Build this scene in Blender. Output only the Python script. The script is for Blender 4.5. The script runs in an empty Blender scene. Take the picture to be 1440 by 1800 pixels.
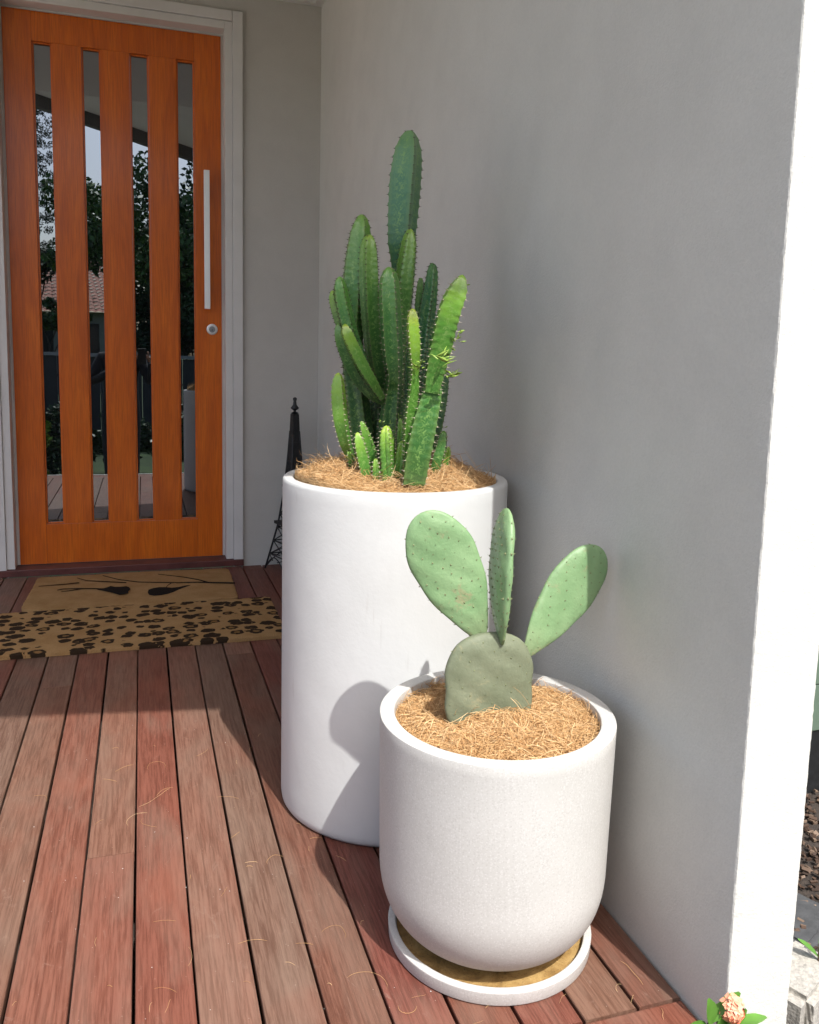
import bpy, bmesh, math, random
import numpy as np
from mathutils import Vector, Matrix
R = math.radians
rng = np.random.default_rng(7); random.seed(7)
S = bpy.context.scene
COL = S.collection

# ---------------------------------------------------------------- camera
# world: X right along the door wall, Y towards the door, Z up, deck top at z = 0
FPX, PPX, PPY = 1462.8158, 720.0, 815.6604          # focal length and principal point in photo pixels
PIT, YAW, ROL = 0.12459, 0.31182, 0.02392
CAM = np.array([0.0, 0.0, 1.0])
_fw = np.array([math.sin(YAW)*math.cos(PIT), math.cos(YAW)*math.cos(PIT), -math.sin(PIT)])
_r0 = np.array([math.cos(YAW), -math.sin(YAW), 0.0]); _u0 = np.cross(_r0, _fw)
_r = _r0*math.cos(ROL) + _u0*math.sin(ROL); _u = -_r0*math.sin(ROL) + _u0*math.cos(ROL)
cam = bpy.data.cameras.new('camera'); camo = bpy.data.objects.new('camera', cam); COL.objects.link(camo)
cam.sensor_fit = 'HORIZONTAL'; cam.sensor_width = 36; cam.lens = 36*FPX/1440
cam.shift_y = -(900-PPY)/1440
cam.clip_start = 0.02; cam.clip_end = 2000
camo.matrix_world = Matrix(((_r[0], _u[0], -_fw[0], CAM[0]), (_r[1], _u[1], -_fw[1], CAM[1]), (_r[2], _u[2], -_fw[2], CAM[2]), (0, 0, 0, 1)))
S.camera = camo

# ---------------------------------------------------------------- sky, sun, exposure
SUN = Vector((-0.185, 1.0, -1.452)).normalized()
w = bpy.data.worlds.new('World'); S.world = w; w.use_nodes = True
nt = w.node_tree; sky = nt.nodes.new('ShaderNodeTexSky'); sky.sky_type = 'NISHITA'; sky.sun_disc = False
sky.sun_elevation = math.asin(-SUN.z); sky.sun_rotation = R(169.5); sky.dust_density = 4.0; sky.air_density = .9; sky.ozone_density = 1.3
bg = nt.nodes['Background']; nt.links.new(sky.outputs[0], bg.inputs[0]); bg.inputs[1].default_value = 0.15
sl = bpy.data.lights.new('sun', 'SUN'); sl.energy = 3.0; sl.angle = R(0.55); sl.color = (1.0, 0.985, 0.955)
so = bpy.data.objects.new('sun', sl); COL.objects.link(so); so.rotation_euler = SUN.to_track_quat('-Z', 'Y').to_euler(); so.location = (1, -5, 8)
S.view_settings.view_transform = 'Standard'; S.view_settings.look = 'None'; S.view_settings.gamma = 1
S.view_settings.exposure = 0.97
S.render.engine = 'CYCLES'
S.cycles.use_denoising = True; S.cycles.max_bounces = 10; S.cycles.diffuse_bounces = 8; S.cycles.glossy_bounces = 4
S.cycles.caustics_reflective = False; S.cycles.caustics_refractive = False

# ---------------------------------------------------------------- helpers
def ray(x, y): return _fw*FPX + _r*(x-PPX) - _u*(y-PPY)
def atY(x, y, Y): d = ray(x, y); return CAM + d*(Y/d[1])
def ground(x, y, z=0.0): d = ray(x, y); return CAM + d*((z-1.0)/d[2])

def tag(o, label=None, cat=None, group=None, kind=None):
    if label: o['label'] = label
    if cat: o['category'] = cat
    if group: o['group'] = group
    if kind: o['kind'] = kind
    return o

def mk(name, V, F, mat, parent=None, smooth=False, sharp=None):
    me = bpy.data.meshes.new(name)
    me.from_pydata([tuple(map(float, v)) for v in V], [], [tuple(map(int, f)) for f in F])
    if mat: me.materials.append(mat)
    if smooth:
        me.polygons.foreach_set('use_smooth', [True]*len(me.polygons))
        if sharp: me.set_sharp_from_angle(angle=R(sharp))
    me.update()
    o = bpy.data.objects.new(name, me); COL.objects.link(o)
    if parent: o.parent = parent
    return o

def empty(name, loc=(0, 0, 0)):
    o = bpy.data.objects.new(name, None); COL.objects.link(o); o.location = loc; o.empty_display_size = .05
    return o

def place(parent):
    bpy.context.view_layer.update()

def box_vf(x0, x1, y0, y1, z0, z1, bev=0.0):
    bm = bmesh.new(); bmesh.ops.create_cube(bm, size=1)
    for v in bm.verts:
        v.co = ((x0+x1)/2 + v.co.x*(x1-x0), (y0+y1)/2 + v.co.y*(y1-y0), (z0+z1)/2 + v.co.z*(z1-z0))
    if bev: bmesh.ops.bevel(bm, geom=list(bm.edges), offset=bev, segments=2, affect='EDGES', profile=.6)
    bm.verts.index_update()
    V = [tuple(v.co) for v in bm.verts]; F = [[v.index for v in f.verts] for f in bm.faces]; bm.free()
    return V, F

def box(name, x0, x1, y0, y1, z0, z1, mat, parent=None, bev=0.0):
    V, F = box_vf(x0, x1, y0, y1, z0, z1, bev)
    if parent is not None:
        p = parent_world(parent); V = [(a-p[0], b-p[1], c-p[2]) for a, b, c in V]
    return mk(name, V, F, mat, parent)

def parent_world(o):
    p = Vector((0, 0, 0))
    while o: p = p + o.location; o = o.parent
    return p

def loc_v(V, parent):
    p = np.array(parent_world(parent)); return np.asarray(V, float) - p

def lathe(prof, n=96, c=(0, 0), close=False):
    V = []; F = []
    for r, z in prof:
        for k in range(n):
            a = 2*math.pi*k/n; V.append((c[0]+r*math.cos(a), c[1]+r*math.sin(a), z))
    m = len(prof)
    for i in range(m-1):
        for k in range(n):
            k2 = (k+1) % n; F.append((i*n+k, i*n+k2, (i+1)*n+k2, (i+1)*n+k))
    if close:
        F.append(tuple(range(n))[::-1]); F.append(tuple((m-1)*n+k for k in range(n)))
    return V, F

def frames(P):
    P = np.asarray(P, float); T = np.gradient(P, axis=0); T /= np.linalg.norm(T, axis=1)[:, None]
    up = np.array([0, -1., 0]) if abs(T[0][1]) < .9 else np.array([1., 0, 0])
    N = []; n = up - T[0]*(up@T[0]); n /= np.linalg.norm(n)
    for t in T:
        n = n - t*(n@t); n /= np.linalg.norm(n); N.append(n.copy())
    N = np.array(N); return T, N, np.cross(T, N)

def spline(P, n):
    P = np.asarray(P, float); d = np.r_[0, np.cumsum(np.linalg.norm(np.diff(P[:, :3], axis=0), axis=1))]
    t = np.linspace(0, d[-1], n)
    # Catmull-Rom through the nodes
    out = []
    for q in t:
        i = min(max(np.searchsorted(d, q)-1, 0), len(P)-2); u = (q-d[i])/(d[i+1]-d[i])
        p0 = P[max(i-1, 0)]; p1 = P[i]; p2 = P[i+1]; p3 = P[min(i+2, len(P)-1)]
        out.append(.5*((2*p1)+(-p0+p2)*u+(2*p0-5*p1+4*p2-p3)*u*u+(-p0+3*p1-3*p2+p3)*u**3))
    return np.array(out), d[-1]

def tube(P, rad, n=8, cap=True):
    P = np.asarray(P, float); rad = np.broadcast_to(rad, (len(P),)); T, N, B = frames(P); V = []; F = []
    for i in range(len(P)):
        for k in range(n):
            a = 2*math.pi*k/n; V.append(P[i]+rad[i]*(math.cos(a)*N[i]+math.sin(a)*B[i]))
    for i in range(len(P)-1):
        for k in range(n):
            k2 = (k+1) % n; F.append((i*n+k, i*n+k2, (i+1)*n+k2, (i+1)*n+k))
    if cap: F.append(tuple(range(n))[::-1]); F.append(tuple((len(P)-1)*n+k for k in range(n)))
    return V, F

class MB:
    def __init__(s): s.V = []; s.F = []
    def add(s, vf):
        o = len(s.V); s.V += [tuple(v) for v in vf[0]]; s.F += [tuple(i+o for i in f) for f in vf[1]]; return s
    def build(s, name, mat, parent=None, smooth=False, sharp=None):
        V = loc_v(s.V, parent) if parent is not None else s.V
        return mk(name, V, s.F, mat, parent, smooth, sharp)

# ---------------------------------------------------------------- materials
def new_mat(name):
    m = bpy.data.materials.new(name); m.use_nodes = True; t = m.node_tree
    return m, t, t.nodes['Principled BSDF']
def N(t, kind, **kw):
    n = t.nodes.new('ShaderNode'+kind)
    for k, v in kw.items(): setattr(n, k, v)
    return n
def L(t, a, b): t.links.new(a, b)
def coords(t, scale=(1, 1, 1), loc=None, out='Object'):
    tc = N(t, 'TexCoord'); mp = N(t, 'Mapping'); mp.inputs['Scale'].default_value = scale
    L(t, tc.outputs[out], mp.inputs['Vector'])
    if loc is not None: L(t, loc, mp.inputs['Location'])
    return mp.outputs[0]
def noise(t, vec, scale, detail=4, rough=.55, dist=0.0):
    n = N(t, 'TexNoise'); n.inputs['Scale'].default_value = scale; n.inputs['Detail'].default_value = detail
    n.inputs['Roughness'].default_value = rough; n.inputs['Distortion'].default_value = dist
    if vec: L(t, vec, n.inputs['Vector'])
    return n.outputs['Fac']
def ramp(t, fac, stops):
    r = N(t, 'ValToRGB'); e = r.color_ramp.elements
    while len(e) < len(stops): e.new(.5)
    for i, (p, c) in enumerate(stops):
        e[i].position = p; e[i].color = (c, c, c, 1) if isinstance(c, (int, float)) else (*c, 1)
    L(t, fac, r.inputs[0]); return r.outputs[0]
def mix(t, fac, a, b, mode='MIX'):
    m = N(t, 'Mix', data_type='RGBA', blend_type=mode)
    for sock, v in ((m.inputs[0], fac), (m.inputs[6], a), (m.inputs[7], b)):
        if hasattr(v, 'is_linked') or hasattr(v, 'links'): L(t, v, sock)
        elif isinstance(v, (int, float)): sock.default_value = v if sock == m.inputs[0] else (v, v, v, 1)
        else: sock.default_value = (*v, 1)
    return m.outputs[2]
def math_n(t, op, a, b=None, clamp=False):
    m = N(t, 'Math', operation=op); m.use_clamp = clamp
    for i, v in enumerate((a, b)):
        if v is None: continue
        if isinstance(v, (int, float)): m.inputs[i].default_value = v
        else: L(t, v, m.inputs[i])
    return m.outputs[0]
def bump(t, bs, h, dist, strength=1.0):
    b = N(t, 'Bump'); b.inputs['Distance'].default_value = dist; b.inputs['Strength'].default_value = strength
    L(t, h, b.inputs['Height']); L(t, b.outputs[0], bs.inputs['Normal']); return b

def m_simple(name, col, rough=.6, var=.15, scale=20, bumpd=0.0, bscale=200, metallic=0.0, spec=.5, coat=0.0):
    m, t, b = new_mat(name); v = coords(t)
    n = noise(t, v, scale, 5)
    c = ramp(t, n, [(.3, tuple(x*(1-var) for x in col)), (.7, tuple(min(1, x*(1+var)) for x in col))])
    L(t, c, b.inputs['Base Color']); b.inputs['Roughness'].default_value = rough; b.inputs['Metallic'].default_value = metallic
    b.inputs['Specular IOR Level'].default_value = spec; b.inputs['Coat Weight'].default_value = coat
    if bumpd: bump(t, b, noise(t, v, bscale, 4), bumpd)
    return m

def m_render(name, col, grain=260):
    m, t, b = new_mat(name); v = coords(t)
    big = noise(t, v, 1.3, 4, .6); mid = noise(t, v, 9, 4, .6)
    c = ramp(t, big, [(.25, tuple(x*.93 for x in col)), (.75, tuple(x*1.04 for x in col))])
    c = mix(t, ramp(t, mid, [(.42, 0.0), (.8, .3)]), c, tuple(x*.76 for x in col))
    c = mix(t, ramp(t, noise(t, v, 170, 3, .7), [(.35, .16), (.6, 0.0)]), c, tuple(x*.7 for x in col))
    sp = N(t, 'TexVoronoi'); sp.inputs['Scale'].default_value = 38; L(t, v, sp.inputs['Vector'])
    dot = ramp(t, sp.outputs['Distance'], [(0.0, .35), (.035, 0.0)])
    c = mix(t, dot, c, tuple(x*.4 for x in col))
    L(t, c, b.inputs['Base Color']); b.inputs['Roughness'].default_value = .82; b.inputs['Specular IOR Level'].default_value = .3
    g = noise(t, v, grain, 3, .6); g2 = noise(t, v, 60, 3, .6); g3 = noise(t, v, 5, 2)
    h = math_n(t, 'ADD', math_n(t, 'MULTIPLY', g, .9), math_n(t, 'MULTIPLY', g2, .5)); h = math_n(t, 'ADD', h, math_n(t, 'MULTIPLY', g3, .8))
    bump(t, b, h, .0013, .75); return m

M = {}
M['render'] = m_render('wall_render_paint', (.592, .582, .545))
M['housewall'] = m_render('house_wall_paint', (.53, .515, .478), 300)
M['trim'] = m_simple('trim_paint', (.62, .61, .59), .45, .05, 6, .0004, 90)
M['ceil'] = m_simple('ceiling_paint', (.74, .72, .69), .7, .04, 3)
M['beam'] = m_simple('fascia_paint', (.12, .11, .105), .6, .1, 5)
M['soil'] = m_simple('dark_soil', (.035, .026, .02), .95, .4, 30, .01, 60)

# deck timber: colour of each board comes from the object's own colour
def m_deck():
    m, t, b = new_mat('merbau_decking')
    oi = N(t, 'ObjectInfo'); off = N(t, 'CombineXYZ')
    L(t, math_n(t, 'MULTIPLY', oi.outputs['Random'], 37), off.inputs[0]); L(t, math_n(t, 'MULTIPLY', oi.outputs['Random'], 91), off.inputs[1])
    v = coords(t, (1, 1, 1), off.outputs[0]); vg = coords(t, (1, .045, 1), off.outputs[0]); vm = coords(t, (1, .22, 1), off.outputs[0])
    grain = noise(t, vg, 190, 7, .75, .25); band = noise(t, vg, 55, 4, .6, .9); patch = noise(t, vm, 11, 5, .6, .5); fine = noise(t, v, 700, 2)
    base = oi.outputs['Color']
    c = mix(t, ramp(t, band, [(.3, 0.0), (.75, .6)]), base, mix(t, 1.0, base, (.66, .58, .56), 'MULTIPLY'))
    c = mix(t, ramp(t, grain, [(.44, .0), (.58, .8)]), c, mix(t, 1.0, c, (.55, .46, .42), 'MULTIPLY'))
    grey = ramp(t, patch, [(.45, 0.0), (.72, .45)])
    c = mix(t, grey, c, (.19, .135, .10))                                 # silvered weathering
    c = mix(t, ramp(t, noise(t, coords(t, (1, .6, 1), off.outputs[0]), 5, 3), [(.55, 0.0), (.75, .35)]), c, (.24, .08, .048))
    # pale scuffs and dried dust
    sc = noise(t, coords(t, (1, .5, 1), off.outputs[0]), 26, 6, .75, 1.5)
    c = mix(t, ramp(t, sc, [(.60, 0.0), (.72, .38)]), c, (.27, .19, .15))
    vo = N(t, 'TexVoronoi'); vo.inputs['Scale'].default_value = 60; L(t, v, vo.inputs['Vector'])
    c = mix(t, ramp(t, vo.outputs['Distance'], [(.0, .9), (.05, .0)]), c, (.55, .50, .44))
    L(t, c, b.inputs['Base Color'])
    L(t, ramp(t, patch, [(.3, .48), (.7, .66)]), b.inputs['Roughness'])
    h = math_n(t, 'ADD', math_n(t, 'MULTIPLY', grain, 1.0), math_n(t, 'MULTIPLY', fine, .25)); h = math_n(t, 'ADD', h, math_n(t, 'MULTIPLY', band, .8))
    b.inputs['Specular IOR Level'].default_value = .28
    bump(t, b, h, .0012, .8); return m
M['deck'] = m_deck()

def m_door():
    m, t, b = new_mat('lacquered_cedar')
    oi = N(t, 'ObjectInfo'); off = N(t, 'CombineXYZ'); L(t, math_n(t, 'MULTIPLY', oi.outputs['Random'], 51), off.inputs[0])
    v = coords(t, (1, 1, .03), off.outputs[0]); g = noise(t, v, 260, 5, .6, .3); bnd = noise(t, coords(t, (1, 1, .12), off.outputs[0]), 16, 4, .6, .8)
    c = ramp(t, bnd, [(.28, (.47, .088, .004)), (.5, (.60, .125, .005)), (.72, (.68, .158, .008))])
    c = mix(t, ramp(t, g, [(.45, 0.0), (.62, .5)]), c, (.34, .066, .004))
    kn = N(t, 'TexVoronoi'); kn.inputs['Scale'].default_value = 2.3; L(t, coords(t, (1, 1, .5), off.outputs[0]), kn.inputs['Vector'])
    c = mix(t, ramp(t, kn.outputs['Distance'], [(.0, .6), (.035, 0.0)]), c, (.12, .03, .006))
    L(t, c, b.inputs['Base Color']); b.inputs['Roughness'].default_value = .42; b.inputs['Specular IOR Level'].default_value = .35
    b.inputs['Coat Weight'].default_value = .45; b.inputs['Coat Roughness'].default_value = .18
    bump(t, b, g, .0003, .5); return m
M['door'] = m_door()
M['sill'] = m_simple('oiled_hardwood_sill', (.10, .03, .025), .45, .25, 18, .0006, 120)
def m_glass():
    m, t, b = new_mat('dark_reflective_glass')
    b.inputs['Base Color'].default_value = (.006, .007, .008, 1); b.inputs['Roughness'].default_value = .0
    b.inputs['IOR'].default_value = 3.1; b.inputs['Specular Tint'].default_value = (.88, .95, 1.0, 1)
    bump(t, b, noise(t, coords(t), 1.5, 2), .0012, .3); return m
M['glass'] = m_glass()
def m_steel():
    m, t, b = new_mat('brushed_steel'); v = coords(t, (1, 1, .05)); g = noise(t, v, 500, 3)
    L(t, ramp(t, g, [(.3, (.80, .80, .79)), (.7, (.90, .90, .89))]), b.inputs['Base Color']); b.inputs['Metallic'].default_value = 1
    b.inputs['Roughness'].default_value = .42; bump(t, b, g, .0002, .4); return m
M['steel'] = m_steel()
M['darksteel'] = m_simple('worn_steel', (.30, .31, .32), .4, .15, 80, metallic=1.0)
M['black'] = m_simple('black_iron', (.012, .013, .014), .45, .3, 40, .0006, 150)

def m_tallpot():
    m, t, b = new_mat('white_fibrestone'); v = coords(t)
    a = noise(t, v, 5, 5, .6, .6); s = noise(t, coords(t, (1, 1, .25)), 12, 5, .6)
    c = ramp(t, a, [(.3, (.525, .53, .52)), (.7, (.58, .586, .575))])
    c = mix(t, ramp(t, s, [(.55, 0.0), (.8, .22)]), c, (.50, .49, .48))
    c = mix(t, ramp(t, noise(t, v, 70, 3, .7), [(.66, 0.0), (.75, .2)]), c, (.48, .47, .45))
    scf = math_n(t, 'MULTIPLY', ramp(t, noise(t, coords(t, (1, 1, .08)), 60, 4, .7), [(.62, 0.0), (.70, 1.0)]), ramp(t, noise(t, v, 4, 3), [(.5, 0.0), (.62, .45)]))
    c = mix(t, scf, c, (.42, .40, .38))
    L(t, c, b.inputs['Base Color']); b.inputs['Roughness'].default_value = .5; b.inputs['Specular IOR Level'].default_value = .35
    h = math_n(t, 'ADD', noise(t, v, 14, 3), math_n(t, 'MULTIPLY', noise(t, v, 160, 3), .25)); bump(t, b, h, .0016, .6); return m
M['tallpot'] = m_tallpot()
def m_terrazzo():
    m, t, b = new_mat('pale_terrazzo'); v = coords(t)
    c = ramp(t, noise(t, v, 6, 5, .6, .4), [(.3, (.46, .45, .425)), (.7, (.51, .50, .475))])
    for sc, lo, col, am in ((330, .22, (.60, .59, .575), .5), (300, .20, (.37, .355, .34), .42), (210, .14, (.38, .355, .33), .4), (240, .10, (.62, .61, .59), .6)):
        vo = N(t, 'TexVoronoi'); vo.inputs['Scale'].default_value = sc; L(t, v, vo.inputs['Vector'])
        sel = math_n(t, 'GREATER_THAN', vo.outputs['Color'], .55)
        c = mix(t, math_n(t, 'MULTIPLY', ramp(t, vo.outputs['Distance'], [(lo, am), (lo*2.6, 0.0)]), sel), c, col)
    c = mix(t, ramp(t, noise(t, coords(t, (1, 1, .2)), 9, 4), [(.58, 0.0), (.8, .18)]), c, (.38, .345, .31))
    L(t, c, b.inputs['Base Color']); b.inputs['Roughness'].default_value = .55; b.inputs['Specular IOR Level'].default_value = .4
    bump(t, b, noise(t, v, 320, 3), .0003, .4); return m
M['terrazzo'] = m_terrazzo()
def m_stain():
    m, t, b = new_mat('stained_saucer_floor'); v = coords(t)
    c = ramp(t, noise(t, v, 22, 6, .7, .5), [(.28, (.08, .05, .02)), (.45, (.26, .155, .05)), (.7, (.46, .31, .12))])
    c = mix(t, ramp(t, noise(t, v, 300, 2), [(.6, 0.0), (.7, .6)]), c, (.06, .045, .025))
    L(t, c, b.inputs['Base Color']); b.inputs['Roughness'].default_value = .6; bump(t, b, noise(t, v, 120, 5), .0015); return m
M['stain'] = m_stain()
def m_coir(name, a, bcol, c3):
    m, t, b = new_mat(name); g = N(t, 'NewGeometry')
    c = ramp(t, g.outputs['Random Per Island'], [(.0, a), (.55, bcol), (1.0, c3)])
    L(t, c, b.inputs['Base Color']); b.inputs['Roughness'].default_value = .7; b.inputs['Specular IOR Level'].default_value = .3
    return m
M['coir'] = m_coir('coir_fibre', (.42, .23, .09), (.62, .385, .175), (.78, .56, .31))
M['coirbed'] = m_simple('coir_bed', (.32, .175, .075), .9, .5, 90, .004, 160)

def m_mat(leopard):
    m, t, b = new_mat('leopard_coir' if leopard else 'plain_coir'); v = coords(t)
    fine = noise(t, v, 420, 3, .7); c = ramp(t, noise(t, v, 14, 5), [(.3, (.40, .235, .095)), (.7, (.50, .315, .145))])
    if leopard:
        wob = N(t, 'TexNoise'); wob.inputs['Scale'].default_value = 38; wob.inputs['Detail'].default_value = 3; L(t, v, wob.inputs['Vector'])
        dv = N(t, 'VectorMath', operation='MULTIPLY_ADD'); L(t, wob.outputs['Color'], dv.inputs[0]); dv.inputs[1].default_value = (.03, .03, 0); L(t, v, dv.inputs[2])
        sc = N(t, 'Mapping'); sc.inputs['Scale'].default_value = (1.0, 1.12, 0); L(t, dv.outputs[0], sc.inputs['Vector'])
        def cells(scale, rnd):
            vo = N(t, 'TexVoronoi'); vo.inputs['Scale'].default_value = scale; vo.inputs['Randomness'].default_value = rnd; L(t, sc.outputs[0], vo.inputs['Vector'])
            sp_ = N(t, 'SeparateColor'); L(t, vo.outputs['Color'], sp_.inputs[0]); return vo.outputs['Distance'], sp_.outputs
        d, rgb = cells(18.5, .65)
        lim = math_n(t, 'ADD', math_n(t, 'MULTIPLY', rgb[0], .13), .43)                 # blot size of each cell
        blot = ramp(t, math_n(t, 'SUBTRACT', lim, d), [(.0, 0.0), (.035, 1.0)])
        hole = math_n(t, 'MULTIPLY', ramp(t, d, [(.17, 1.0), (.23, 0.0)]), math_n(t, 'GREATER_THAN', rgb[1], .45))
        cut = ramp(t, noise(t, v, 55, 2, .5), [(.26, 0.0), (.31, 1.0)])
        k = math_n(t, 'MULTIPLY', math_n(t, 'MULTIPLY', blot, math_n(t, 'SUBTRACT', 1.0, hole)), cut)
        c = mix(t, math_n(t, 'MULTIPLY', hole, .7), c, (.24, .12, .04))
        c = mix(t, math_n(t, 'MULTIPLY', k, .94), c, (.016, .011, .009))
    c = mix(t, ramp(t, fine, [(.35, .45), (.6, 0.0)]), c, mix(t, 1.0, c, (.4, .36, .33), 'MULTIPLY'))
    L(t, c, b.inputs['Base Color']); b.inputs['Roughness'].default_value = .95; b.inputs['Specular IOR Level'].default_value = .1
    bump(t, b, fine, .006, .9); return m
M['leo'] = m_mat(True); M['matplain'] = m_mat(False)
M['print'] = m_simple('black_print', (.016, .013, .011), .95, .3, 200, .004, 420, spec=.1)

def m_stem():
    m, t, b = new_mat('euphorbia_skin'); v = coords(t)
    at = N(t, 'Attribute'); at.attribute_name = 'age'; age = at.outputs['Fac']          # 0 old wood .. 1 fresh tip
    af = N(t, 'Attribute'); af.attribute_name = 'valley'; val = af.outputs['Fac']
    oi = N(t, 'ObjectInfo')
    n1 = noise(t, v, 40, 4); a2 = math_n(t, 'ADD', age, math_n(t, 'MULTIPLY', math_n(t, 'SUBTRACT', n1, .5), .25))
    c = ramp(t, a2, [(.0, (.035, .075, .022)), (.25, (.024, .088, .024)), (.62, (.045, .15, .03)), (.9, (.13, .27, .045)), (1.0, (.24, .36, .06))])
    c = mix(t, 1.0, c, oi.outputs['Color'], 'MULTIPLY')
    streak = noise(t, coords(t, (1, 1, 1)), 120, 4, .7, 1.2)
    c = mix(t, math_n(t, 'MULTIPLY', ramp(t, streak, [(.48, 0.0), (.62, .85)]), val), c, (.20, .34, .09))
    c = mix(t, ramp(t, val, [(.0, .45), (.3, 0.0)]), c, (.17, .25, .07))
    cork = math_n(t, 'MULTIPLY', ramp(t, age, [(.0, .55), (.12, 0.0)]), ramp(t, noise(t, v, 55, 4), [(.45, 0.0), (.6, 1.0)]))
    c = mix(t, cork, c, (.14, .11, .06))
    L(t, c, b.inputs['Base Color']); b.inputs['Roughness'].default_value = .36; b.inputs['Specular IOR Level'].default_value = .6
    b.inputs['Subsurface Weight'].default_value = .0
    bump(t, b, noise(t, v, 130, 4), .0012, .5); return m
M['stem'] = m_stem()
M['spine'] = m_simple('euphorbia_spine', (.40, .34, .26), .6, .35, 300)
M['spinedark'] = m_simple('euphorbia_spine_dark', (.06, .035, .03), .6, .35, 300)
M['leaflet'] = m_simple('euphorbia_leaflet', (.27, .40, .07), .45, .2, 60)
def m_pad(name, c0, c1, rough):
    m, t, b = new_mat(name); v = coords(t)
    c = ramp(t, noise(t, v, 16, 5, .6, .3), [(.3, c0), (.7, c1)])
    c = mix(t, ramp(t, noise(t, v, 75, 4, .7), [(.58, 0.0), (.75, .35)]), c, tuple(min(1, x*1.45) for x in c1))
    scar = math_n(t, 'MULTIPLY', ramp(t, noise(t, v, 38, 5, .7, .8), [(.57, 0.0), (.66, .7)]), ramp(t, noise(t, v, 9, 2), [(.44, 0.0), (.58, 1.0)]))
    c = mix(t, scar, c, (.28, .25, .14))
    at = N(t, 'Attribute'); at.attribute_name = 'base'
    c = mix(t, math_n(t, 'MULTIPLY', at.outputs['Fac'], .6), c, (.17, .15, .085))
    L(t, c, b.inputs['Base Color']); b.inputs['Roughness'].default_value = rough; b.inputs['Specular IOR Level'].default_value = .4
    h = math_n(t, 'ADD', noise(t, v, 45, 3), math_n(t, 'MULTIPLY', noise(t, v, 260, 3), .2)); bump(t, b, h, .003, .6); return m
M['pad'] = m_pad('prickly_pear_skin', (.155, .268, .122), (.215, .33, .163), .48)
M['padold'] = m_pad('old_pad_skin', (.122, .142, .086), (.175, .195, .125), .62)
M['areole'] = m_simple('areole', (.17, .19, .09), .8, .4, 300)
M['leaf'] = m_simple('leaf_green', (.055, .12, .022), .45, .45, 2.0)
M['leafdark'] = m_simple('leaf_dark', (.028, .065, .018), .5, .5, 1.5)
M['pine'] = m_simple('pine_green', (.025, .05, .022), .7, .4, 2)
M['shrub'] = m_simple('shrub_leaf', (.14, .26, .03), .45, .45, 12)
M['ixleaf'] = m_simple('garden_leaf', (.085, .21, .025), .38, .3, 25)
M['petal'] = m_simple('peach_petal', (.78, .33, .20), .55, .15, 60)
M['bark'] = m_simple('bark', (.09, .065, .045), .9, .35, 20, .006, 40)
M['stone'] = m_simple('pale_stone', (.36, .34, .30), .9, .28, 70, .004, 120)
M['slate'] = m_simple('slate', (.055, .056, .058), .75, .25, 25, .002, 80)
M['chip'] = m_coir('bark_chip', (.03, .018, .012), (.075, .045, .03), (.17, .12, .085))
M['path'] = m_simple('path_aggregate', (.11, .10, .09), .9, .15, 6, .002, 120)
M['bounce'] = m_simple('bounce_concrete', (.56, .535, .49), .9, .12, 3, .002, 120)
M['lawn'] = m_simple('lawn', (.04, .07, .02), .95, .35, 4, .01, 60)
M['fence'] = m_simple('charcoal_fence', (.035, .036, .04), .6, .2, 8)
M['rail'] = m_simple('fence_rail', (.32, .32, .32), .5, .1, 8)
M['greenwall'] = m_simple('pale_green_cladding', (.095, .14, .10), .7, .08, 4)
M['tile'] = m_simple('terracotta_tile', (.36, .15, .10), .8, .3, 9)
M['farwall'] = m_simple('far_wall', (.30, .28, .24), .8, .1, 3)
M['darkglass'] = m_simple('window_dark', (.01, .012, .015), .1, .1, 3)
M['cloth'] = m_simple('dark_cloth', (.018, .018, .022), .85, .3, 30, .002, 200)
M['skin'] = m_simple('skin', (.48, .27, .18), .55, .1, 20)
M['hair'] = m_simple('hair', (.03, .02, .014), .5, .3, 60)

# ================================================================ THE LARGE STRUCTURE
XW, XO = .807, .9235           # inner and outer face of the wing wall
YE, YW, YD = .918, 3.975, 4.035  # wall end, house wall plane, door face
ZG = -.40                      # garden level
g = mk('ground', [(-400, -400, ZG), (400, -400, ZG), (400, 400, ZG), (-400, 400, ZG)], [(0, 1, 2, 3)], M['lawn']); tag(g, 'wide garden ground of short grass round the house', 'ground', kind='structure')
bnc = box('bounce_slab', -14, -2.6, -4.5, 3.9, ZG+.001, ZG+.03, M['bounce'], bev=.01); tag(bnc, 'unseen pale concrete slab added beside the porch to bounce light', 'bounce_slab', kind='structure')  # unseen slab, added to bounce sunlight onto the wing wall
pth = box('path', -1.0, 1.3, -1.3, .72, ZG+.001, ZG+.02, M['path'], bev=.006); tag(pth, 'concrete garden path leading to the deck', 'path', kind='structure')

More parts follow.
